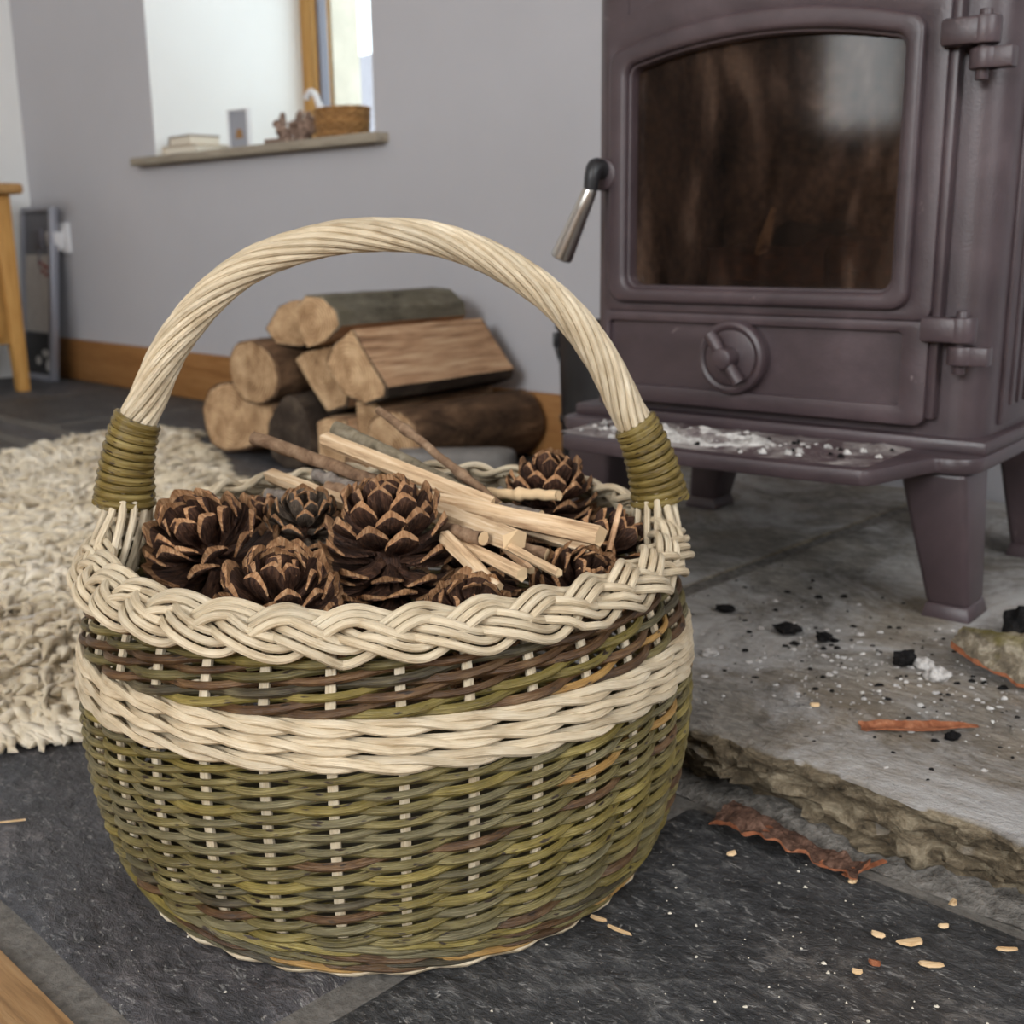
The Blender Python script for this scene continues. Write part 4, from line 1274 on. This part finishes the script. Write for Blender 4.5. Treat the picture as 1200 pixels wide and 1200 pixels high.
# wool locks
def locks(N, seed):
    r = np.random.default_rng(seed)
    ii = r.integers(0, n, N); fr = r.random(N)
    kk = np.sqrt(r.random(N))*1.0
    near = r.random(N) < .25
    kk[near] = 1-.1*r.random(near.sum())
    P = (rp[ii]*(1-fr)[:, None]+rp[(ii+1) % n]*fr[:, None]-rc_)
    rad = P/np.linalg.norm(P, axis=1)[:, None]
    B = P*kk[:, None]
    # camera-side half gets more locks
    return B, rad, kk, r
def build_locks(N, seed, rows=6, sides=4):
    B, rad, kk, r = locks(N, seed)
    V = np.zeros((N, rows, sides, 3))
    z0 = .026*(1-kk**5)
    ln = r.uniform(.030, .062, N); th = r.uniform(.0030, .0064, N)
    ang = np.arctan2(rad[:, 1], rad[:, 0])+r.normal(0, 1.0, N)*(1.15-kk*.75)
    clump = np.array([fbm(b[0]*9+5, b[1]*9, 1.3) for b in B])
    ang = ang+clump*1.6
    lean = np.clip(r.normal(.62, .18, N)+.38*kk**4, .25, 1.12)
    curl = r.uniform(.003, .008, N); ph = r.uniform(0, 6.28, N); cf = r.uniform(3, 7, N)
    for q in range(rows):
        f = q/(rows-1)
        el = (1-lean)*PI/2
        h = ln*f*np.cos(el*(1-.75*f)); v = ln*f*np.sin(np.clip(el*(1-.75*f), 0, 2))
        drop = np.clip((kk-.9)/.1, 0, 1)*.026*f
        cx_ = B[:, 0]+np.cos(ang)*h+curl*f*np.cos(ph+cf*f)*-np.sin(ang)
        cy_ = B[:, 1]+np.sin(ang)*h+curl*f*np.cos(ph+cf*f)*np.cos(ang)
        cz_ = np.maximum(.004, z0+v*(1+.3*clump)+curl*f*np.sin(ph+cf*f)-drop)
        rr_ = th*(.75+.5*math.sin(PI*min(1, f*1.1))) if f < 1 else th*.12
        for s_ in range(sides):
            a = 2*PI*s_/sides+.6
            V[:, q, s_, 0] = cx_-np.sin(ang)*rr_*cos(a)
            V[:, q, s_, 1] = cy_+np.cos(ang)*rr_*cos(a)
            V[:, q, s_, 2] = np.maximum(.0006, cz_+rr_*sin(a))
    idx = np.arange(N*rows*sides).reshape(N, rows, sides)
    F = []
    for q in range(rows-1):
        for s_ in range(sides):
            s2 = (s_+1) % sides
            F.append(np.stack([idx[:, q, s_], idx[:, q, s2], idx[:, q+1, s2], idx[:, q+1, s_]], 1))
    F = np.concatenate(F)
    me = bpy.data.meshes.new('wool')
    me.vertices.add(N*rows*sides); me.vertices.foreach_set('co', V.reshape(-1))
    me.loops.add(F.size); me.loops.foreach_set('vertex_index', F.reshape(-1).astype(np.int32))
    me.polygons.add(len(F)); me.polygons.foreach_set('loop_start', np.arange(0, F.size, 4, dtype=np.int32))
    me.polygons.foreach_set('loop_total', np.full(len(F), 4, dtype=np.int32))
    me.polygons.foreach_set('use_smooth', np.ones(len(F), dtype=bool))
    me.update(calc_edges=True)
    me.materials.append(m_wool)
    o = bpy.data.objects.new('wool', me); COL.objects.link(o); o.parent = rug; o['kind'] = 'stuff'
build_locks(17000, 3)

# ================================================================== BARK, CHIPS, ASH
m_bk_in = bark_mat('inner_bark', srgb(92, 52, 34), srgb(146, 90, 62), srgb(182, 128, 96), 60, .6)
m_bk_out = bark_mat('flaky_bark', srgb(40, 30, 26), srgb(90, 66, 54), srgb(136, 106, 90), 70, 1.)
m_bk_lich = bark_mat('lichen_bark', srgb(44, 38, 32), srgb(112, 102, 86), srgb(188, 178, 158), 45, 1., srgb(110, 100, 48))
def bark_piece(name, label, loc, rz, outl, curve, thick, m_top, m_und, tilt=(0, 0), rough=.003, lift=.0, nx=34, ny=12, group=None):
    """outl(u) -> (ylow, yhigh) for u in 0..1 along the length; curve bends the sheet across"""
    L, fn = outl
    V = []; F = []; M = []
    seed = random.random()*40
    for top in (1, 0):
        for i in range(nx+1):
            u = i/nx; lo, hi = fn(u)
            for j in range(ny+1):
                y = lo+(hi-lo)*j/ny
                x = L*(u-.5)
                z = curve(u, y)
                if top: z += thick*(.5+.7*abs(fbm(x*60, y*60, seed)))+rough*fbm(x*90, y*140, seed)
                V.append((x+.002*nz(y*200, seed)*(i in (0, nx)), y, z+lift))
    k = (nx+1)*(ny+1)
    for i in range(nx):
        for j in range(ny):
            a = i*(ny+1)+j; q = (a, a+ny+1, a+ny+2, a+1)
            F.append(q); M.append(0); F.append(tuple(k+t for t in q[::-1])); M.append(1)
    for i in range(nx):
        for j in (0, ny):
            a = i*(ny+1)+j; b = a+ny+1
            F.append((a, k+a, k+b, b) if j == 0 else (b, k+b, k+a, a)); M.append(1)
    for j in range(ny):
        for i in (0, nx):
            a = i*(ny+1)+j; b = a+1
            F.append((b, k+b, k+a, a) if i == 0 else (a, k+a, k+b, b)); M.append(1)
    zmin = min(v[2] for v in V)
    g = G(); g.v = [(v[0], v[1], v[2]-zmin) for v in V]; g.f = F; g.m = M; g.uv = [[(0, 0)]*4]*len(F)
    o = mk(name, g, [m_top, m_und], None, sharp=.9)
    o.location = loc; o.rotation_euler = (tilt[0], tilt[1], rz)
    return tag(o, label, 'bark', group)
def jag(u, a, s): return a*(nz(u*5, s)+.5*nz(u*13, s+4))
bark_piece('bark_piece', 'large lichen covered curl of bark at the right edge of the hearth', (.475, .945, .051), -.55,
           (.17, lambda u: (-.055*math.sin(PI*min(1, .12+u*.8))+jag(u, .008, 2)-.004, .050*math.sin(PI*min(1, .18+u*.7))+jag(u, .007, 5))),
           lambda u, y: .022*(1-(y/.06)**2)-.01*(u-.5)**2, .006, m_bk_lich, m_bk_in, rough=.004)
bark_piece('bark_piece', 'flat orange bark strip lying near the hearth edge', (.317, .836, .0505), .02,
           (.092, lambda u: (-.0085+jag(u, .003, 1)+.006*max(0, u-.6)*2.4, .0085-jag(u, .002, 7)-.010*max(0, u-.62)*2)),
           lambda u, y: .004+.0008*sin(u*9)+.25*abs(y), .0022, m_bk_in, m_bk_in, rough=.0006)
bark_piece('bark_piece', 'rust brown bark piece lying on the slate below the hearth', (.193, .742, .001), -.80,
           (.116, lambda u: (-.014+jag(u, .011, 3)+.006*u, .017+jag(u, .010, 9)-.012*max(0, u-.8)*2)),
           lambda u, y: .004+.005*(1-(y/.018)**2)*.6+.004*sin(u*6+y*60), .003, m_bk_out, m_bk_in, rough=.0034, nx=60, ny=20)
bark_piece('bark_sliver', 'thin orange sliver at the end of the rust brown bark', (.240, .714, .001), .35,
           (.034, lambda u: (-.0022, .0022)), lambda u, y: .004*u, .001, m_bk_in, m_bk_in, rough=.0003, nx=12, ny=4)

m_chip = wood_mat('chip_wood', srgb(160, 122, 80), srgb(200, 168, 126), srgb(218, 192, 156), 'X', 60, .7)
def chip(label, x, y, z, l, w, rz, mat=None, h=.0018, group='wood chips on the slate'):
    g = G(); n = 7; V = []
    k = [(-.5, .3), (-.3, .5), (.1, .55), (.45, .35), (.5, 0), (.35, -.4), (-.1, -.5), (-.45, -.25)]
    k = [(a*l*random.uniform(.85, 1.1), b*w*random.uniform(.8, 1.15)) for a, b in k]
    g.prism(k[::-1], 0, h, top=[(a*.88, b*.7) for a, b in k][::-1])
    # bow the chip a little
    g.v = [(v[0], v[1], v[2]+(v[0]/l)**2*h*1.2) for v in g.v]
    o = mk('wood_chip', g, mat or m_chip, None, smooth=False, loc=(x, y, z), rotz=rz)
    return tag(o, label, 'wood chip', group)
chip('largest pale rectangular wood chip on the slate', .244, .631, .001, .018, .007, .15)
chip('curved pale wood chip below the rectangular one', .248, .608, .001, .016, .005, -.2)
chip('ochre wood chip right below the rust brown bark', .228, .701, .001, .008, .0055, .9)
chip('small curled pale chip near the mortar at the right', .286, .673, .001, .008, .005, 1.0)
chip('tan chip with a dark crumb right of the rectangular chip', .270, .647, .001, .007, .004, .1, m_twend)
chip('orange brown chip below left of the rectangular chip', .215, .610, .001, .008, .005, -.4, m_bk_in)
chip('thin pale chip near the right edge of the picture', .300, .622, .001, .013, .0025, -.05)
chip('small grey white chip left of the rectangular chip', .226, .639, .001, .009, .005, -.5, m_twend)
chip('tiny pale chip nearest the bottom right', .202, .602, .001, .006, .004, -.3)
chip('pale wood sliver on the slate right of the basket foot', .052, .660, .001, .012, .003, -.5)
chip('long thin sliver beside the basket foot', .064, .647, .001, .019, .0018, -.65)
chip('pale pellet on the slate left of the rust brown bark', .153, .738, .001, .008, .0045, .5, m_twend)
chip('tan chip lying on the hearth near its broken edge', .247, .882, .0515, .008, .006, .0, m_twend, group='wood chips on the hearth')
chip('tiny tan chip on the hearth beside the stove foot', .465, 1.17, .0515, .008, .005, .3, m_chip, group='wood chips on the hearth')
tag(mk('straw_blade', G().tube([(-.41, .777, .003), (-.39, .79, .0045), (-.372, .797, .003)], .0009, 6), m_chip), 'pale straw blade on the slate at the left edge', 'straw')
# lumps on the hearth
def lump(label, x, y, r, mat, cat, seed, sq=.7, z=.0505, group=None, name=None):
    bm = bmesh.new(); bmesh.ops.create_icosphere(bm, subdivisions=3, radius=1)
    for v in bm.verts:
        c = v.co; k = 1+.45*fbm(c.x*1.3+seed, c.y*1.3, c.z*1.3)+.15*nz(c.x*5, c.y*5, c.z*5+seed)
        v.co = Vector((c.x*k*r, c.y*k*r*.75, max(-.35, c.z*k*sq)*r))
    zmin = min(v.co.z for v in bm.verts)
    me = bpy.data.meshes.new(name); bm.to_mesh(me); bm.free(); me.materials.append(mat)
    o = bpy.data.objects.new(name, me); COL.objects.link(o); o.location = (x, y, z-zmin); o.rotation_euler = (0, 0, seed)
    return tag(o, label, cat, group)
lump('black charcoal lump behind the lichen covered bark', .487, 1.045, .023, m_char, 'charcoal', 1.2, .8, name='charcoal_lump')
lump('pale ash lump left of the lichen covered bark', .368, .938, .011, m_ash, 'ash lump', 2.9, .7, name='ash_lump')
lump('charcoal lump with ash left of the lichen covered bark', .352, .978, .013, m_char, 'charcoal', 4.1, .6, name='charcoal_lump')
lump('grey ash lump beside the charcoal near the lichen covered bark', .366, .968, .009, m_ash, 'ash lump', 5.3, .6, name='ash_lump')
lump('charcoal lump in the middle of the hearth front', .268, 1.064, .013, m_char, 'charcoal', 6.3, .35, name='charcoal_lump')
lump('flat charcoal piece right of the middle charcoal', .296, 1.04, .010, m_char, 'charcoal', 7.7, .3, name='charcoal_lump')
lump('flat charcoal piece nearest the basket on the hearth', .219, 1.13, .011, m_char, 'charcoal', 8.9, .3, name='charcoal_lump')
lump('white ash lump beside the right side of the basket', .181, 1.003, .008, m_ash, 'ash lump', 9.4, .5, name='ash_lump')
lump('tiny black charcoal crumb touching the orange bark strip', .335, .818, .006, m_char, 'charcoal', 3.4, .7, name='charcoal_lump')

def hz(t, o): return .0497
ash_s, char_s = [], []
for _ in range(520):
    t = random.gauss(-.43, .09); o = random.gauss(.90, .075)
    if o < .735 or o > 1.25 or t > -.1 or t < -.69: continue
    p = WP(t, o, 0); ash_s.append((p.x, p.y, .0505, random.choice([.0006, .0009, .0012, .0018, .0034])*random.uniform(.6, 1.2)))
for _ in range(300):
    t = random.gauss(-.45, .13); o = random.gauss(.92, .11)
    if o < .735 or o > 1.3 or t > -.05 or t < -.69: continue
    p = WP(t, o, 0); char_s.append((p.x, p.y, .0505, random.choice([.0008, .0012, .002, .003, .0045])*random.uniform(.6, 1.2)))
tag(mk('ash_flakes', crumbs(ash_s, .5), m_ash, None, smooth=False), 'scattered pale ash flakes on the hearth in front of the stove', 'ash', kind='stuff')
tag(mk('charcoal_crumbs', crumbs(char_s, .5), m_char, None, smooth=False), 'scattered black charcoal crumbs on the hearth in front of the stove', 'charcoal', kind='stuff')
fl = []
for _ in range(330):
    t = random.uniform(-.9, -.1); o = random.uniform(.27, .67)
    if random.random() < .5: t = random.gauss(-.26, .09); o = random.gauss(.5, .09)
    if o < .26 or o > .68: continue
    p = WP(t, o, 0); fl.append((p.x, p.y, .0, random.choice([.0003, .0004, .0006, .0009, .0016])*random.uniform(.7, 1.2)))
m_fleck = simple('pale_fleck', srgb(206, 198, 182), .9)
tag(mk('debris_flecks', crumbs(fl, .6), m_fleck, None, smooth=False), 'tiny pale flecks of debris scattered over the slate floor', 'debris', kind='stuff')
